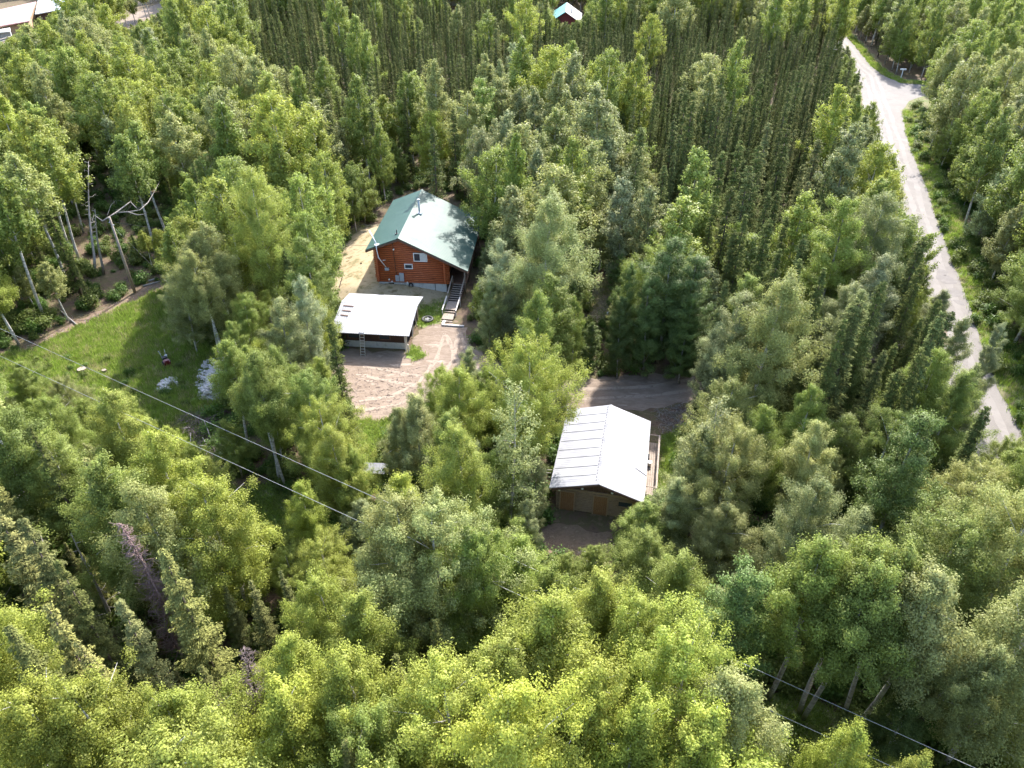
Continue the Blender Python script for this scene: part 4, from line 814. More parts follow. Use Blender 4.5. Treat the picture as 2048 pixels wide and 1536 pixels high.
T('birch', 885, 735, 7.5, 'G', 0.9, label='bushy young birch at the lower edge of the sandy yard'); T('poplar', 945, 700, 8, 'g', 1.0); T('poplar', 975, 740, 8, 'G', 1.0); T('birch', 835, 795, 10, 'P', 1.15, label='pale birch in front of the sandy yard, over the white woodshed'); T('birch', 790, 815, 9, 'P', 0.9)
T('poplar', 900, 830, 9, 'G', 1.1); T('poplar', 935, 880, 8, 'g', 1.1); T('poplar', 985, 900, 8, 'G', 1.0); T('poplar', 1075, 920, 7, 'g', 0.9)
T('birch', 660, 850, 10, 'Y', 1.0); T('birch', 700, 900, 8, 'G', 0.9); T('birch', 610, 960, 8.5, 'Y', 1.1); T('birch', 800, 990, 13, 'P', 1.1); T('birch', 880, 1010, 13, 'g', 1.15); T('birch', 950, 1060, 12, 'G', 1.0)
# around the barn
T('poplar', 1290, 1000, 6.5, 'G', 1.3, label='bushy poplar hiding the right corner of the barn front'); T('poplar', 1350, 960, 8, 'g', 1.2); T('poplar', 1420, 860, 10, 'P', 1.2); T('sparse', 1450, 800, 12, 'g', 1.2, var=0); T('birch', 1480, 860, 11, 'P', 1.1)
T('birch', 1300, 1060, 8, 'G', 1.3); T('poplar', 1060, 1000, 6, 'S', 1.0); T('poplar', 1030, 1040, 6, 'G', 1.2)
# bottom, near the camera
T('birch', 1090, 1195, 14, 'Y', 1.25, label='big yellow-green birch crown rising at the bottom centre of the photo'); T('birch', 1200, 1140, 13, 'Y', 1.0); T('birch', 1270, 1190, 13, 'Y', 1.0); T('birch', 1180, 1330, 14, 'Y', 1.05)
T('birch', 1370, 1262, 14, 'Y', 1.05, label='yellow-green birch crown on the upper wire near the bottom right gap'); T('birch', 1470, 1350, 14, 'P', 1.0); T('birch', 1290, 1420, 14, 'Y', 1.0); T('birch', 1400, 1450, 14, 'Y', 1.0)
T('birch', 900, 1335, 13, 'Y', 1.1); T('birch', 1000, 1290, 13, 'Y', 1.0); T('birch', 560, 1285, 12, 'Y', 1.0); T('birch', 700, 1195, 12, 'Y', 1.1); T('birch', 690, 1300, 13, 'Y', 1.05); T('birch', 560, 1390, 13, 'Y', 1.1); T('birch', 730, 1440, 12, 'G', 1.0)
T('birch', 150, 1365, 13, 'Y', 1.1); T('birch', 40, 1375, 13, 'Y', 1.1); T('birch', 330, 1400, 12, 'Y', 1.1); T('birch', 1720, 1475, 13, 'Y', 0.8); T('birch', 1850, 1530, 12, 'Y', 0.7)
T('birch', 230, 790, 11, 'Y', 1.3); T('birch', 90, 870, 11, 'G', 1.2); T('birch', 330, 870, 12, 'Y', 1.25); T('birch', 180, 930, 13, 'G', 1.2); T('birch', 410, 960, 12, 'Y', 1.2); T('birch', 270, 960, 13, 'P', 1.2)
for (u, v, h, t_, w_) in ((322,1095,14,'L',1.0),(235,1200,13,'L',0.95),(90,1205,14,'L',1.0),(40,1035,14,'M',1.0),(58,855,13,'B',0.8),(150,1280,12,'L',0.9),(10,1250,13,'M',1.0),(400,1330,10,'M',0.9),(500,1160,9,'M',1.0),(560,1140,8,'M',0.9),(825,1140,10,'L',0.9),(727,1142,8,'M',0.75),(870,1240,10,'M',0.8),(790,1310,10,'M',1.0),(690,1480,12,'M',0.8),(225,1060,8,'M',0.8),(110,1120,13,'M',0.8)):
    T('spruce', u, v, h, t_, w_)
# bottom right gap with bare trunks
T('tallbirch', 1537, 1397, 15, 'G', 1.0, 'base', lean=lean_to(1537, 1397, 1665, 1070, 15)); T('tallbirch', 1598, 1425, 15, 'G', 1.0, 'base', lean=lean_to(1598, 1425, 1720, 1090, 15)); T('tallbirch', 1606, 1437, 15.5, 'G', 0.9, 'base', lean=lean_to(1606, 1437, 1760, 1110, 15.5))
T('tallbirch', 1688, 1428, 15, 'G', 0.9, 'base', lean=lean_to(1688, 1428, 1830, 1120, 15)); T('tallbirch', 1712, 1455, 15, 'P', 1.0, 'base', lean=lean_to(1712, 1455, 1890, 1130, 15))
T('tallbirch', 1745, 1472, 12.5, 'P', 0.8, 'base', lean=lean_to(1745, 1472, 2010, 1285, 12.5), label='birch with a long bare trunk leaning far right near the bottom right corner')
# road side
for (u, v, h, k_, t_, w_) in ((1750,205,9,'birch','G',0.8),(1790,310,10,'birch','G',0.9),(1822,440,12,'birch','G',0.9),(1862,470,11,'poplar','G',0.8),(1925,635,11,'poplar','g',0.8),(1880,700,11,'birch','G',0.9),(1930,745,11,'birch','G',1.0),(2010,650,9,'poplar','S',0.7)):
    T(k_, u, v, h, t_, w_)
for (u, v) in ((1492,430),(1470,460),(1540,380),(1610,470),(1640,400),(1845,530),(1770,560),(1720,600),(1800,740),(1885,625),(1905,622),(1690,640),(1560,500),(1845,700),(1770,700),(1975,815),(1448,300),(1283,250),(1370,285),(1440,260),(1330,330),(1262,230),(1275,300),(1360,270),(1405,330),(1430,400),(1500,330),(1540,440),(1575,430),(1350,230),(1310,190),(1465,370),(1520,290),(1580,560),(1600,520),(1455,560),(1660,330),(735,140),(620,150),(640,180),(655,210),(530,110),(690,60),(600,40),(560,90),(865,250),(760,60),(540,30),(980,130),(920,110),(470,330),(660,640)):
    T('narrow', u, v, rnd.uniform(11, 15.5), 'B', rnd.uniform(0.9, 1.35))

# open ground and buildings that must stay in view: no crown may rise in front of these
CLEAR = [
 [(735,500),(780,405),(845,377),(962,440),(955,500),(948,545),(940,600),(938,650),(950,690),(935,720),(900,735),(860,740),(850,790),(780,805),(725,835),(700,800),(692,740),(694,600),(676,590),(684,520),(700,478)],
 [(1140,770),(1250,748),(1418,742),(1420,775),(1378,845),(1350,920),(1312,980),(1280,1005),(1245,1040),(1215,1095),(1120,1080),(1112,1000),(1100,972),(1134,830)],
 [(75,698),(215,626),(325,570),(345,600),(330,650),(400,700),(450,705),(445,790),(400,810),(430,880),(410,900),(365,850),(330,790),(200,770),(60,735)],
 [(1684,66),(1716,100),(1765,148),(1857,168),(1857,188),(1815,210),(1822,270),(1860,370),(1885,440),(1950,590),(1990,700),(2048,800),(2048,880),(2000,872),(1975,780),(1962,700),(1950,650),(1905,600),(1868,500),(1815,400),(1775,320),(1752,235),(1730,215),(1728,150),(1705,105)],
 [(-10,100),(-10,20),(70,3),(130,0),(125,18),(66,36),(30,60)], [(1106,30),(1112,5),(1140,-5),(1172,5),(1170,30),(1125,42)], [(205,55),(320,0),(326,20),(215,62)], [(900,0),(914,0),(914,17),(900,17)],
 [(1186,565),(1215,560),(1212,640),(1188,640)], [(222,440),(240,435),(280,585),(262,588)], [(160,285),(185,280),(235,380),(330,350),(330,440),(250,450),(285,585),(200,600),(165,560)], [(460,935),(570,985),(565,990),(455,950)],
 [(708,838),(765,845),(765,870),(745,930),(722,940)], [(725,955),(828,955),(828,968),(725,968)], [(1540,1400),(1640,1380),(1780,1440),(1640,1500),(1560,1520)],
 [(1370,750),(1420,742),(1420,770),(1385,800)], [(480,1000),(545,990),(560,1040),(490,1050)]]
DARKGAP = [(140,430),(330,470),(330,560),(60,690),(120,560)]     # under the tall birches left: trunks and shade only
BASEOUT = [DRIVE, PATH, MEADOW, STRAW, FRONTGRASS, BARNGRASS, CLEARING, BAREYARD, YARDGRASS, CORNERGRASS, [(690,570),(770,400),(860,370),(965,430),(960,600),(930,660),(820,720),(680,700)],
           [(1100,1020),(1130,860),(1225,830),(1330,870),(1320,1000),(1240,1060)], [(-100,80),(-100,0),(150,-10),(340,-10),(340,20),(200,70),(100,60)]]
SPRUCE_ZONE = [(960,60),(1100,40),(1660,0),(1700,130),(1730,300),(1640,420),(1500,440),(1330,400),(1270,260),(1150,180),(1000,170)]
SPRUCE_MIX = [(470,0),(1100,0),(1000,170),(920,230),(760,215),(700,290),(600,280),(520,160)]
SPRUCE_L = [(0,860),(120,880),(330,1060),(470,1300),(430,1390),(0,1370)]
RMIX = [(1480,440),(1700,350),(1900,620),(1960,800),(1700,860),(1560,700)]
DARKR = [(1280,1000),(2100,860),(2100,1400),(1850,1450),(1560,1330),(1340,1250)]
DARKC = [(1180,420),(1450,420),(1480,760),(1180,760)]  # area of mostly poplars, some of them dark green
FARR = [(1700,0),(2100,0),(2100,800),(1900,560),(1800,240)]
CENT = [(960,200),(1260,250),(1420,420),(1350,560),(960,560)]
def pick(u, v, d):
    r = rnd.random()
    z = lambda poly: bool(inside(poly, np.array([u]), np.array([v]))[0])
    if z(SPRUCE_ZONE):
        patch = math.sin(u*0.021+v*0.013)+math.sin(u*0.009-v*0.031+1.3)
        return ('narrow', rnd.choice('BBBM')) if r < (0.55 if patch > 1.25 else 0.97) else ('birch', rnd.choice('GPY'))
    if z(SPRUCE_MIX): return ('narrow', rnd.choice('BBM')) if r < 0.93 else ('birch', rnd.choice('GGYP'))
    if z(SPRUCE_L): return ('spruce', rnd.choice('LLMM')) if r < 0.92 else ('birch', 'G')
    if z(RMIX): return ('narrow', 'B') if r < 0.22 else (('birch', rnd.choice('GGPg')) if r < 0.75 else ('poplar', rnd.choice('GgS')))
    if z(DARKR): return ('birch', rnd.choice('GPDg')) if r < 0.72 else ('poplar', rnd.choice('gGD'))
    if z(DARKC): return ('poplar', rnd.choice('DGg')) if r < 0.7 else ('birch', 'G')
    if z(CENT): return ('birch', rnd.choice('PPGg')) if r < 0.65 else ('poplar', rnd.choice('gGS'))
    if z(FARR): return ('birch', rnd.choice('GGGP')) if r < 0.88 else ('poplar', rnd.choice('SgG')) if r < 0.95 else ('narrow', 'B')
    if v > 1080: return ('birch', rnd.choice('YYYG')) if r < 0.93 else ('spruce', 'M')
    if u > 1300 and v > 700: return ('birch', rnd.choice('GPG')) if r < 0.7 else ('poplar', rnd.choice('gG'))
    return ('birch', rnd.choice('GGYYPG')) if r < 0.84 else ('poplar', rnd.choice('GgS')) if r < 0.93 or v > 600 else ('narrow', 'B')
# candidate feet all over the view
NC = 90000
cy = rng.uniform(6, 300, NC); cx = rng.uniform(-1, 1, NC)*(cy*0.62+26)
keep = rng.uniform(0, 1, NC) < 1.0
cpx = proj(np.stack([cx, cy, np.full(NC, 8.0)], -1)); bpx = proj(np.stack([cx, cy, np.zeros(NC)], -1))
ok = np.ones(NC, bool)
for poly in BASEOUT: ok &= ~inside(poly, bpx[:, 0], bpx[:, 1])
rp = [(p.x, p.y) for p in verge_w]; ok &= ~inside(rp, cx, cy)
cx, cy, cpx, bpx = cx[ok], cy[ok], cpx[ok], bpx[ok]
def crown_pts(x, y, h, r, cb):
    zs = np.array([cb, cb+0.15*(1-cb), cb+0.4*(1-cb), cb+0.7*(1-cb), cb+0.88*(1-cb), 1.0]); rs = np.array([0.55, 0.9, 1.0, 0.75, 0.45, 0.0])
    pts = []
    for z_, r_ in zip(zs, rs):
        for sx, sy in ((1, 0), (-1, 0), (0, -1), (0, 1), (0.5, -0.5), (-0.5, -0.5)): pts.append((x+sx*r*r_*0.92, y+sy*r*r_*0.92, z_*h))
    return np.array(pts)
wire_dir = (A[1]-A[0]).to_2d().normalized()
def wires_ok(x, y, h, pts):
    if 725 < proj(np.array([x, y, h*0.6]))[0] < 1490: return True
    for (W0, W1, segs) in ((A[0], A[1], ((0, 730), (1520, 1960))), (B_[0], B_[1], ((0, 140), (390, 590), (1525, 1700)))):
        dd = abs((Vector((x, y))-W0.to_2d()).cross(wire_dir))
        if h > 7.5 and dd < 1.6: return False
        near = (Vector((x, y))-W0.to_2d()).cross(wire_dir) > 0   # on the camera's side of the wire
        s0 = proj(np.array(W0)); s1 = proj(np.array(W1)); q = proj(pts)
        ly = s0[1]+(q[:, 0]-s0[0])*(s1[1]-s0[1])/(s1[0]-s0[0])
        if near:
            for a_, b2 in segs:
                sel = (q[:, 0] > a_) & (q[:, 0] < b2)
                if sel.any() and (q[sel, 1] < ly[sel]-1).any() and y < 70: return False
    return True
cell = {}
def free(x, y, rad):
    k = int(x//4), int(y//4)
    for i in range(-1, 2):
        for j in range(-1, 2):
            for (X, Y, r2) in cell.get((k[0]+i, k[1]+j), ()):
                if (X-x)**2+(Y-y)**2 < ((rad+r2)*0.5)**2: return False
    return True
def occupy(x, y, rad): cell.setdefault((int(x//4), int(y//4)), []).append((x, y, rad))
SPACE = {'birch': 4.05, 'tallbirch': 3.2, 'poplar': 3.6, 'sparse': 3, 'spruce': 3.0, 'narrow': 2.15}
for t in trees: occupy(t['x'], t['y'], 3.0*t['w'] if t['kind'] != 'narrow' else 1.7)
nfill = 0
for i in range(len(cx)):
    x, y = float(cx[i]), float(cy[i])
    if not free(x, y, 1.3): continue
    kind, tint = pick(cpx[i, 0], cpx[i, 1], y)
    sp_ = SPACE[kind]*(1.12 if y > 130 and kind != 'narrow' else 1.0)
    dg = bool(inside(DARKGAP, bpx[i:i+1, 0], bpx[i:i+1, 1])[0])
    if dg and kind == 'birch': kind = 'tallbirch'; sp_ = 5.5
    if dg and kind == 'poplar': continue
    H0 = {'birch': rnd.uniform(12.5, 17.5), 'tallbirch': 15.5, 'poplar': rnd.uniform(11, 15.5), 'spruce': rnd.uniform(10, 14), 'narrow': rnd.triangular(6, 16.5, 12)}[kind]
    if y > 120 and kind == 'narrow': H0 *= 0.85
    for f_ in (1.0, 0.8, 0.62, 0.45, 0.32) if not (kind == 'narrow' and rnd.random() < 0.25) else (0.7, 0.5, 0.32):
        h = H0*f_; wf = rnd.uniform(0.82, 1.15)*(rnd.uniform(0.85, 1.35) if kind == 'narrow' else 1)*(1.0 if f_ == 1 else 1.15); r = RAD[kind]*h/15*wf; spn = sp_*(0.45+0.55*f_)
        if not free(x, y, spn): continue
        pts = crown_pts(x, y, h, r, CB[kind]); q = proj(pts); good = True
        for poly in CLEAR:
            if inside(poly, q[:, 0], q[:, 1]).any(): good = False; break
        if good and y < 75 and not wires_ok(x, y, h, pts): good = False
        if good:
            occupy(x, y, spn); trees.append(dict(kind=kind, x=x, y=y, h=h, w=wf, tint=tint, var=rnd.randrange(NVAR[kind]), rot=rnd.uniform(0, 6.28), lean=(0, 0), label=None, manual=False)); nfill += 1
            break
print('trees', len(trees))

INFO = {'birch': ('birch_tree', 'birch', 'birches of the wood'), 'tallbirch': ('birch_tree', 'birch', 'birches of the wood'), 'poplar': ('poplar_tree', 'poplar', 'poplars of the wood'), 'sparse': ('poplar_tree', 'poplar', 'poplars of the wood'),
        'spruce': ('spruce_tree', 'spruce', 'spruces of the wood'), 'narrow': ('spruce_tree', 'spruce', 'spruces of the wood')}
def where(u, v):
    z = lambda poly: bool(inside(poly, np.array([u]), np.array([v]))[0])
    if u > 1700 and v < 900 and z(FARR): return 'right of the gravel road'
    if v < 330 and u > 900: return 'in the dark spruce stand at the back'
    if v < 420 and u > 600: return 'behind the log house'
    if u < 620 and v < 560: return 'in the wood left of the log house'
    if u < 700 and v < 820: return 'by the meadow'
    if v > 1150 and u > 1450: return 'by the bottom right gap'
    if v > 1150: return 'in the wood nearest the camera'
    if u < 800: return 'between the two power lines and the yard'
    if u < 1120: return 'left of the barn'
    if v < 760: return 'between the log house and the road'
    return 'right of the barn'
ONES = ['', 'first', 'second', 'third', 'fourth', 'fifth', 'sixth', 'seventh', 'eighth', 'ninth', 'tenth', 'eleventh', 'twelfth', 'thirteenth', 'fourteenth', 'fifteenth', 'sixteenth', 'seventeenth', 'eighteenth', 'nineteenth']
def ordinal(n):
    if n < 20: return ONES[n]
    t_, o_ = divmod(n, 10); return ['', '', 'twenty', 'thirty', 'forty', 'fifty', 'sixty', 'seventy', 'eighty', 'ninety'][t_]+('-'+ONES[o_] if o_ else 'th') if o_ else ['', '', 'twentieth', 'thirtieth', 'fortieth', 'fiftieth', 'sixtieth', 'seventieth', 'eightieth', 'ninetieth'][t_]
def name_all(ts):
    fam = {}
    for t in ts:
        q = proj(np.array([t['x']+t['lean'][0]*0.7, t['y']+t['lean'][1]*0.7, t['h']*0.7])); t['u'] = float(q[0])
        base = f"{TW[t['tint']]} {INFO[t['kind']][1]} {where(q[0], q[1])}"
        if t['label']: continue
        fam.setdefault(base, []).append(t)
    for base, l in fam.items():
        l.sort(key=lambda t: t['u'])
        for i, t in enumerate(l): t['label'] = base if len(l) == 1 else f"{base}, {ordinal(i+1)} from the left"
buckets = {'birch_tree': [], 'poplar_tree': [], 'spruce_tree': []}
for t in trees:
    q = proj(np.array([[t['x'], t['y'], t['h']], [t['x'], t['y'], t['h']*0.4]])); vis = ((q[:, 0] > -60) & (q[:, 0] < 2108) & (q[:, 1] > -40) & (q[:, 1] < 1600)).any()
    t['d'] = float(q[0, 2]); t['vis'] = bool(vis); t['size'] = t['h']*FPX/t['d'] if vis else 0
    buckets[INFO[t['kind']][0]].append(t)
rest = []
LIMIT = 300
for nm, lst in buckets.items():
    lst.sort(key=lambda t: (-int(bool(t['label'])), -int(t['vis']), t['d']))
    name_all([t for i, t in enumerate(lst) if i < LIMIT and t['vis']])
for nm, lst in buckets.items():
    for i, t in enumerate(lst):
        if i < LIMIT and t['vis']:
            lod = 0 if t['d'] < 68 else 1; tm, cm, _x = PROTO[(t['kind'], lod, t['var'])]
            o = bpy.data.objects.new(nm, None); COL.objects.link(o); o.empty_display_size = 0.5
            ax = Vector((t['lean'][0], t['lean'][1], t['h'])); qx = Vector((0, 0, 1)).rotation_difference(ax.normalized()); s = ax.length/15
            o.rotation_mode = 'QUATERNION'; o.rotation_quaternion = qx @ Matrix.Rotation(t['rot'], 3, 'Z').to_quaternion()
            o.location = (t['x'], t['y'], 0); o.scale = (s*t['w'], s*t['w'], s)
            tag(o, t['label'], INFO[t['kind']][1], INFO[t['kind']][2])
            link('trunk', tm, o); c_ = link('crown', cm, o); j = rnd.uniform(0.9, 1.1); tc_ = TINT[t['tint']]
            c_.color = (tc_[0]*j*rnd.uniform(0.955, 1.035), tc_[1]*j, tc_[2]*j*rnd.uniform(0.9, 1.15), 1)
        else: rest.append(t)
# the remaining far trees: one stand per kind, grown from the same models
def scatter(name, label, items, protos, kind='stuff', cat='trees'):
    """items: (x, y, z, rot, sx, sz, idx); protos: list of (mesh, colour)"""
    col = bpy.data.collections.new(name+'_models')
    mc_ = {}
    for i, (me, c_) in enumerate(protos):
        me = me.copy(); ln_ = me.materials[0].name
        if (ln_, c_) not in mc_: mc_[(ln_, c_)] = leaf_mat(ln_+'_tinted', *LEAFARGS[ln_], col=c_)
        me.materials[0] = mc_[(ln_, c_)]
        o = bpy.data.objects.new('%s_model_%02d' % (name, i), me); o.color = (*c_, 1); col.objects.link(o)
    arr = np.array(items, np.float64); n = len(arr); me = bpy.data.meshes.new(name); me.vertices.add(n); me.vertices.foreach_set('co', arr[:, :3].astype(np.float32).ravel())
    for an, ty, dat in (('turn', 'FLOAT_VECTOR', np.stack([arr[:, 7] if arr.shape[1] > 7 else np.zeros(n), np.zeros(n), arr[:, 3]], -1)), ('grow', 'FLOAT_VECTOR', np.stack([arr[:, 4], arr[:, 4], arr[:, 5]], -1))):
        at = me.attributes.new(an, ty, 'POINT'); at.data.foreach_set('vector', dat.astype(np.float32).ravel())
    at = me.attributes.new('which', 'INT', 'POINT'); at.data.foreach_set('value', arr[:, 6].astype(np.int32))
    o = link(name, me); tag(o, label, cat, kind=kind)
    ng = bpy.data.node_groups.new(name, 'GeometryNodeTree'); ng.interface.new_socket('Geometry', in_out='INPUT', socket_type='NodeSocketGeometry'); ng.interface.new_socket('Geometry', in_out='OUTPUT', socket_type='NodeSocketGeometry')
    gi = ng.nodes.new('NodeGroupInput'); go = ng.nodes.new('NodeGroupOutput'); ip = ng.nodes.new('GeometryNodeInstanceOnPoints'); ci = ng.nodes.new('GeometryNodeCollectionInfo')
    ci.inputs['Collection'].default_value = col; ci.inputs['Separate Children'].default_value = True; ci.inputs['Reset Children'].default_value = True
    def na(nm_, ty):
        q = ng.nodes.new('GeometryNodeInputNamedAttribute'); q.data_type = ty; q.inputs['Name'].default_value = nm_; return q.outputs['Attribute']
    ip.inputs['Pick Instance'].default_value = True
    e2r = ng.nodes.new('FunctionNodeEulerToRotation'); ng.links.new(na('turn', 'FLOAT_VECTOR'), e2r.inputs[0])
    ng.links.new(gi.outputs[0], ip.inputs['Points']); ng.links.new(ci.outputs[0], ip.inputs['Instance']); ng.links.new(na('which', 'INT'), ip.inputs['Instance Index'])
    ng.links.new(e2r.outputs[0], ip.inputs['Rotation']); ng.links.new(na('grow', 'FLOAT_VECTOR'), ip.inputs['Scale']); ng.links.new(ip.outputs[0], go.inputs[0])
    md = o.modifiers.new('grow', 'NODES'); md.node_group = ng
    return o
def joined(key, tint):
    bark, V, bm_, lm_ = PROTO[key][2]; e = MB(); e.v = bark.v; e.f = bark.f; e.mi = [1]*len(bark.f); e.sm = bark.sm
    return (quads_mesh('tree_model', V, [lm_, bm_], extra=e), TINT[tint])
groups = {'birch_tree': [], 'poplar_tree': [], 'spruce_tree': []}
for t in rest: groups[INFO[t['kind']][0]].append(t)
LAB = {'birch_tree': ('birch_forest', 'mass of smaller far birches filling the wood behind'), 'poplar_tree': ('poplar_forest', 'smaller far poplars scattered through the wood behind'), 'spruce_tree': ('spruce_forest', 'dense stand of far narrow spruces')}
for nm, lst in groups.items():
    if not lst: continue
    combos = sorted({(t['kind'], t['var'], t['tint']) for t in lst}); idx = {c_: i for i, c_ in enumerate(combos)}; cache = {}
    protos = []
    for (k_, v_, ti) in combos:
        if (k_, v_) not in cache: cache[(k_, v_)] = joined((k_, 1, v_), ti)[0]
        protos.append((cache[(k_, v_)], TINT[ti]))
    scatter(LAB[nm][0], LAB[nm][1], [(t['x'], t['y'], 0, t['rot'], t['h']/15*t['w'], t['h']/15, idx[(t['kind'], t['var'], t['tint'])]) for t in lst], protos)
print('rest', {k: len(v) for k, v in groups.items()}, 'individual', {k: min(LIMIT, sum(t['vis'] for t in v)) for k, v in buckets.items()})

# dead trees
def dead(label, u, v, h, seed, mode='top', tu=None, tv=None, nb=40, L0=1.2, mat=M_DEAD, tmat=None, thick=0.12, name='dead_tree', cb=0.1):
    p = P(u, v, h) if mode == 'top' else P(u, v, 0); t = thing(name, label, 'dead tree', (p.x, p.y, 0), rnd.uniform(0, 6) if tu is None else 0)
    bark, tw = bare(seed, h, nb, L0, thick=thick, cb=cb)
    if tu is not None:
        b = P(tu, tv, h); ax = Vector((b.x-p.x, b.y-p.y, h)); t.rotation_mode = 'QUATERNION'; t.rotation_quaternion = Vector((0, 0, 1)).rotation_difference(ax.normalized())
    bark.obj('trunk', mat, t); tw.obj('branches', tmat or mat, t); return t
M_SNAG = noise_mat('grey_snag', [(0.13, 0.115, 0.10), (0.30, 0.27, 0.24)], 3.0, 0.9, 0.3, 12, 6)
M_PINKTWIG = noise_mat('dead_twigs', [(0.20, 0.13, 0.12), (0.34, 0.23, 0.21)], 5, 0.9)
dead('dead spruce with bare pinkish-brown twigs among the spruces at the left', 243, 1042, 12.5, 5, nb=420, L0=1.15, mat=M_PINKTWIG)
dead('dead spruce with dark bare twigs below the olive spruces at the bottom left', 478, 1300, 10, 6, nb=200, L0=1.1, mat=M_TWIG)
dead('bare grey snag with a crooked trunk leaning between the left spruces', 222, 1245, 9, 7, 'base', 150, 1060, nb=14, L0=1.4)
dead('bare pale dead birch with short crooked limbs beside the utility pole', 190, 547, 13, 8, 'base', 172, 290, nb=16, L0=1.5, thick=0.17, cb=0.4)
dead('bare grey dead birch right of the pale snag in the left wood', 208, 548, 9.5, 9, 'base', 186, 410, nb=10, L0=1.4, thick=0.16, cb=0.4)
dead('leaning bare dark sapling left of the garage', 678, 583, 3.2, 10, 'base', 692, 540, nb=12, L0=0.6, thick=0.05, mat=M_TWIG)
dead('pale dead stem poking out of the birches above the left spruces', 312, 1090, 11, 12, 'base', 255, 975, nb=12, L0=1.0, thick=0.10, cb=0.6)
dead('short broken pale trunk in the bottom right gap, left one', 1768, 1452, 2.0, 13, 'base', nb=2, L0=0.3, thick=0.14)
dead('short broken pale trunk in the bottom right gap, right one', 1795, 1468, 3.4, 14, 'base', 1825, 1440, nb=2, L0=0.3, thick=0.12)
m = MB()
def lp(u, v, z=8.4): return P(u, v, z)
m.tube([lp(205, 442), lp(232, 425), lp(252, 410), lp(262, 402)], [0.06, 0.075, 0.07, 0.04], 7); m.tube([lp(232, 425), lp(256, 424), lp(280, 420), lp(296, 405), lp(306, 388), lp(320, 362)], [0.06, 0.065, 0.055, 0.05, 0.035, 0.015], 7)
m.tube([lp(256, 424), lp(275, 430), lp(293, 428)], [0.07, 0.05, 0.02], 6); m.tube([lp(262, 405), lp(275, 418), lp(290, 408)], [0.06, 0.05, 0.02], 6); m.tube([lp(205, 442), lp(188, 430), lp(183, 447)], [0.07, 0.05, 0.03], 6); m.tube([lp(215, 430), lp(222, 410), lp(232, 400)], [0.03, 0.02, 0.01], 5)
for q_ in range(26):
    a_ = lp(rnd.uniform(225, 300), rnd.uniform(398, 430), rnd.uniform(8.1, 8.7)); m.tube([a_, a_+Vector((rnd.uniform(-.9, .9), rnd.uniform(-.5, .5), rnd.uniform(-.7, .5)))], [0.018, 0.006], 3)
tag(m.obj('broken_limb', M_SNAG), 'broken grey birch limb caught across the top of the utility pole', 'branch')

# ------------------------------------------------------------------ undergrowth and grass (nobody could count it)
def bush(seed, n=700, ls=0.09, R_=0.8, H_=1.1):
    rg = np.random.default_rng(seed); k = 9; c = rg.normal(size=(k, 3))*np.array([0.35, 0.35, 0.2])*R_+np.array([0, 0, H_*0.5]); i = rg.integers(0, k, n)
    p = c[i]+rg.normal(size=(n, 3))*np.array([0.28, 0.28, 0.3])*R_; p[:, 2] = np.abs(p[:, 2])
    return quads_mesh('bush_model', leaves(p, (p-np.array([0, 0, 0.1]))*0.6+np.array([0, 0, 0.6])+rg.normal(size=(n, 3))*0.5, ls, ls*0.7, rg), M_LEAF)
def tuft(seed, n=26, h=0.4, spread=0.22):
    rg = np.random.default_rng(seed); b = rg.normal(size=(n, 3))*spread; b[:, 2] = 0; d = rg.normal(size=(n, 3))*0.35; d[:, 2] = 1; d = unit(d)*h*rg.uniform(0.5, 1.1, (n, 1))
    sd = unit(np.cross(d, rg.normal(size=(n, 3))))*0.022
    return quads_mesh('tuft_model', np.stack([b-sd, b+sd, b+d*0.6+sd*0.8+d*0, b+d-sd*0.2], 1), M_GBLADE)
bushes = [bush(400+i, 650) for i in range(4)]; bl_ = [(m_, c_) for m_ in bushes for c_ in ((0.10, 0.17, 0.03), (0.15, 0.19, 0.04))]
items = []; nb_ = 15000; yy = rng.uniform(12, 150, nb_); xx = rng.uniform(-1, 1, nb_)*(yy*0.62+24); q = proj(np.stack([xx, yy, np.zeros(nb_)], -1)); okb = np.ones(nb_, bool)
for poly in [DRIVE, PATH, STRAW, BAREYARD, FRONTGRASS, YARDGRASS, CLEARING, CORNERGRASS, LOWGRASS]+BASEOUT[10:12]+[[(1100,1000),(1260,1040),(1220,1110),(1080,1100)]]: okb &= ~inside(poly, q[:, 0], q[:, 1])
inm = inside(MEADOW, q[:, 0], q[:, 1]); okb &= ~(inm & ((rng.uniform(0, 1, nb_) < 0.45) | (q[:, 1] < 690+0.12*q[:, 0])))
okb &= ~inside([(p.x, p.y) for p in road_w], xx, yy) & ~(inside([(p.x, p.y) for p in verge_w], xx, yy) & (rng.uniform(0, 1, nb_) < 0.6)); okb &= ~(inside(DARKGAP, q[:, 0], q[:, 1]) & (rng.uniform(0, 1, nb_) < 0.45))
okb &= ~(inside(CLEAR[0], q[:, 0], q[:, 1]-18) | inside(CLEAR[1], q[:, 0], q[:, 1]-18))
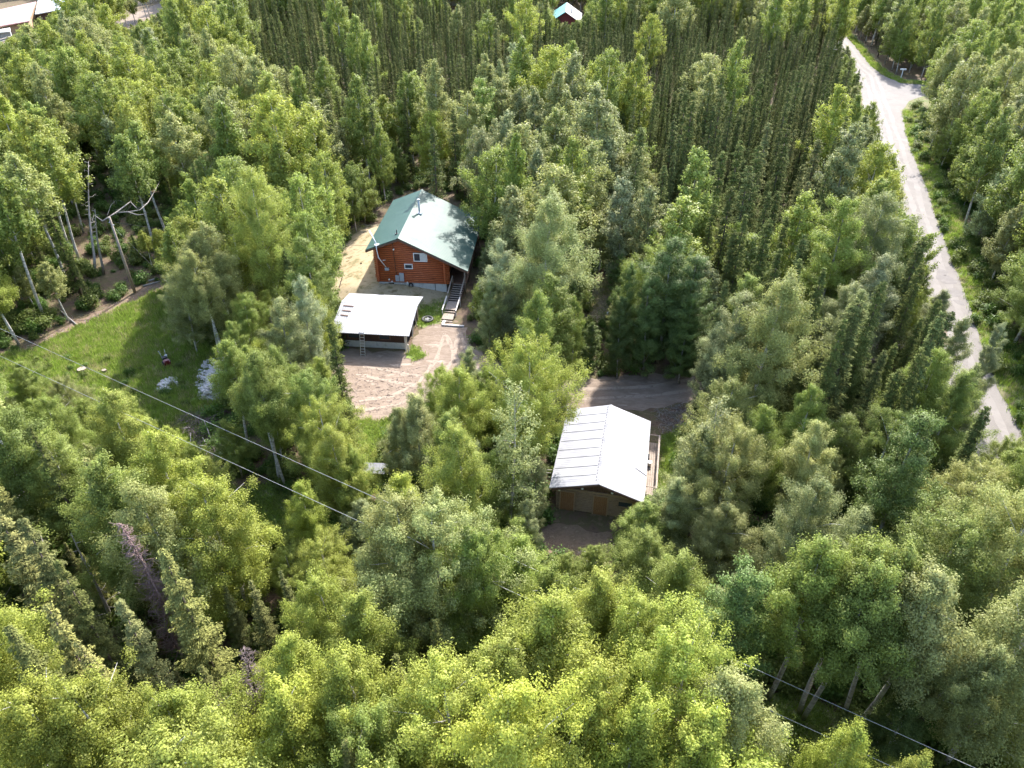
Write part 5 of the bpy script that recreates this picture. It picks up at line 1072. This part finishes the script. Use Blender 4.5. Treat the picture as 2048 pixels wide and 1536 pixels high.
for i in np.nonzero(okb)[0]: s = rnd.uniform(0.35, 1.25)*(0.5 if inm[i] else 1); items.append((xx[i], yy[i], 0, rnd.uniform(0, 6.28), s, s*rnd.uniform(0.7, 1.3), rnd.randrange(8)))
scatter('undergrowth', 'leafy shrubs and saplings covering the forest floor', items, bl_, cat='undergrowth')
print('bushes', len(items))
tufts = [tuft(420+i, h=0.42) for i in range(4)]; tl = [(m_, c_) for m_ in tufts for c_ in ((0.26, 0.36, 0.06), (0.32, 0.39, 0.09), (0.42, 0.38, 0.19))]
def grass(name, label, polys, dens, hs, pal, world=None, seed=1):
    items = []; r_ = np.random.default_rng(seed)
    for poly in polys:
        W = [(p.x, p.y) for p in (px(poly) if world is None else poly)]; X0, X1 = min(a for a, _ in W), max(a for a, _ in W); Y0, Y1 = min(b for _, b in W), max(b for _, b in W)
        n = int((X1-X0)*(Y1-Y0)*dens); x_ = r_.uniform(X0, X1, n); y_ = r_.uniform(Y0, Y1, n); k = inside(W, x_, y_)
        for a, b2 in zip(x_[k], y_[k]): s = r_.uniform(0.6, 1.25); items.append((a, b2, 0, r_.uniform(0, 6.28), s, s*hs, pal[int(r_.integers(0, len(pal)))]+3*int(r_.integers(0, 4))))
    return scatter(name, label, items, tl, cat='grass')
grass('meadow_grass', 'tall bright green grass of the meadow at the left', [MEADOW], 14, 1.3, [0, 0, 1, 0, 1, 2])
grass('lawn_grass', 'short green grass around the yard, garage and barn', [YARDGRASS, FRONTGRASS, GARGRASS, BARNGRASS, LOWGRASS, CORNERGRASS], 14, 0.7, [0, 1, 1, 0])
grass('dry_grass', 'straw-coloured dry grass left of the log house and in the small clearing', [STRAW, CLEARING], 9, 0.4, [2, 2, 2, 1])
vs = [[Vector((p.x+a, p.y, 0)) for p in px(RB[3:])]+[Vector((p.x+b2, p.y, 0)) for p in reversed(px(RB[3:]))] for a, b2 in ((0.1, 3.6), (-7.4, -5.4))]+[[Vector((p.x, p.y, 0)) for p in px(RR[:7])]+[Vector((p.x+2.2, p.y+2.0, 0)) for p in reversed(px(RR[:7]))]]
grass('verge_grass', 'green grass and weeds along the edges of the gravel road', vs, 6, 1.2, [0, 1, 0, 2, 0], world=True, seed=5)
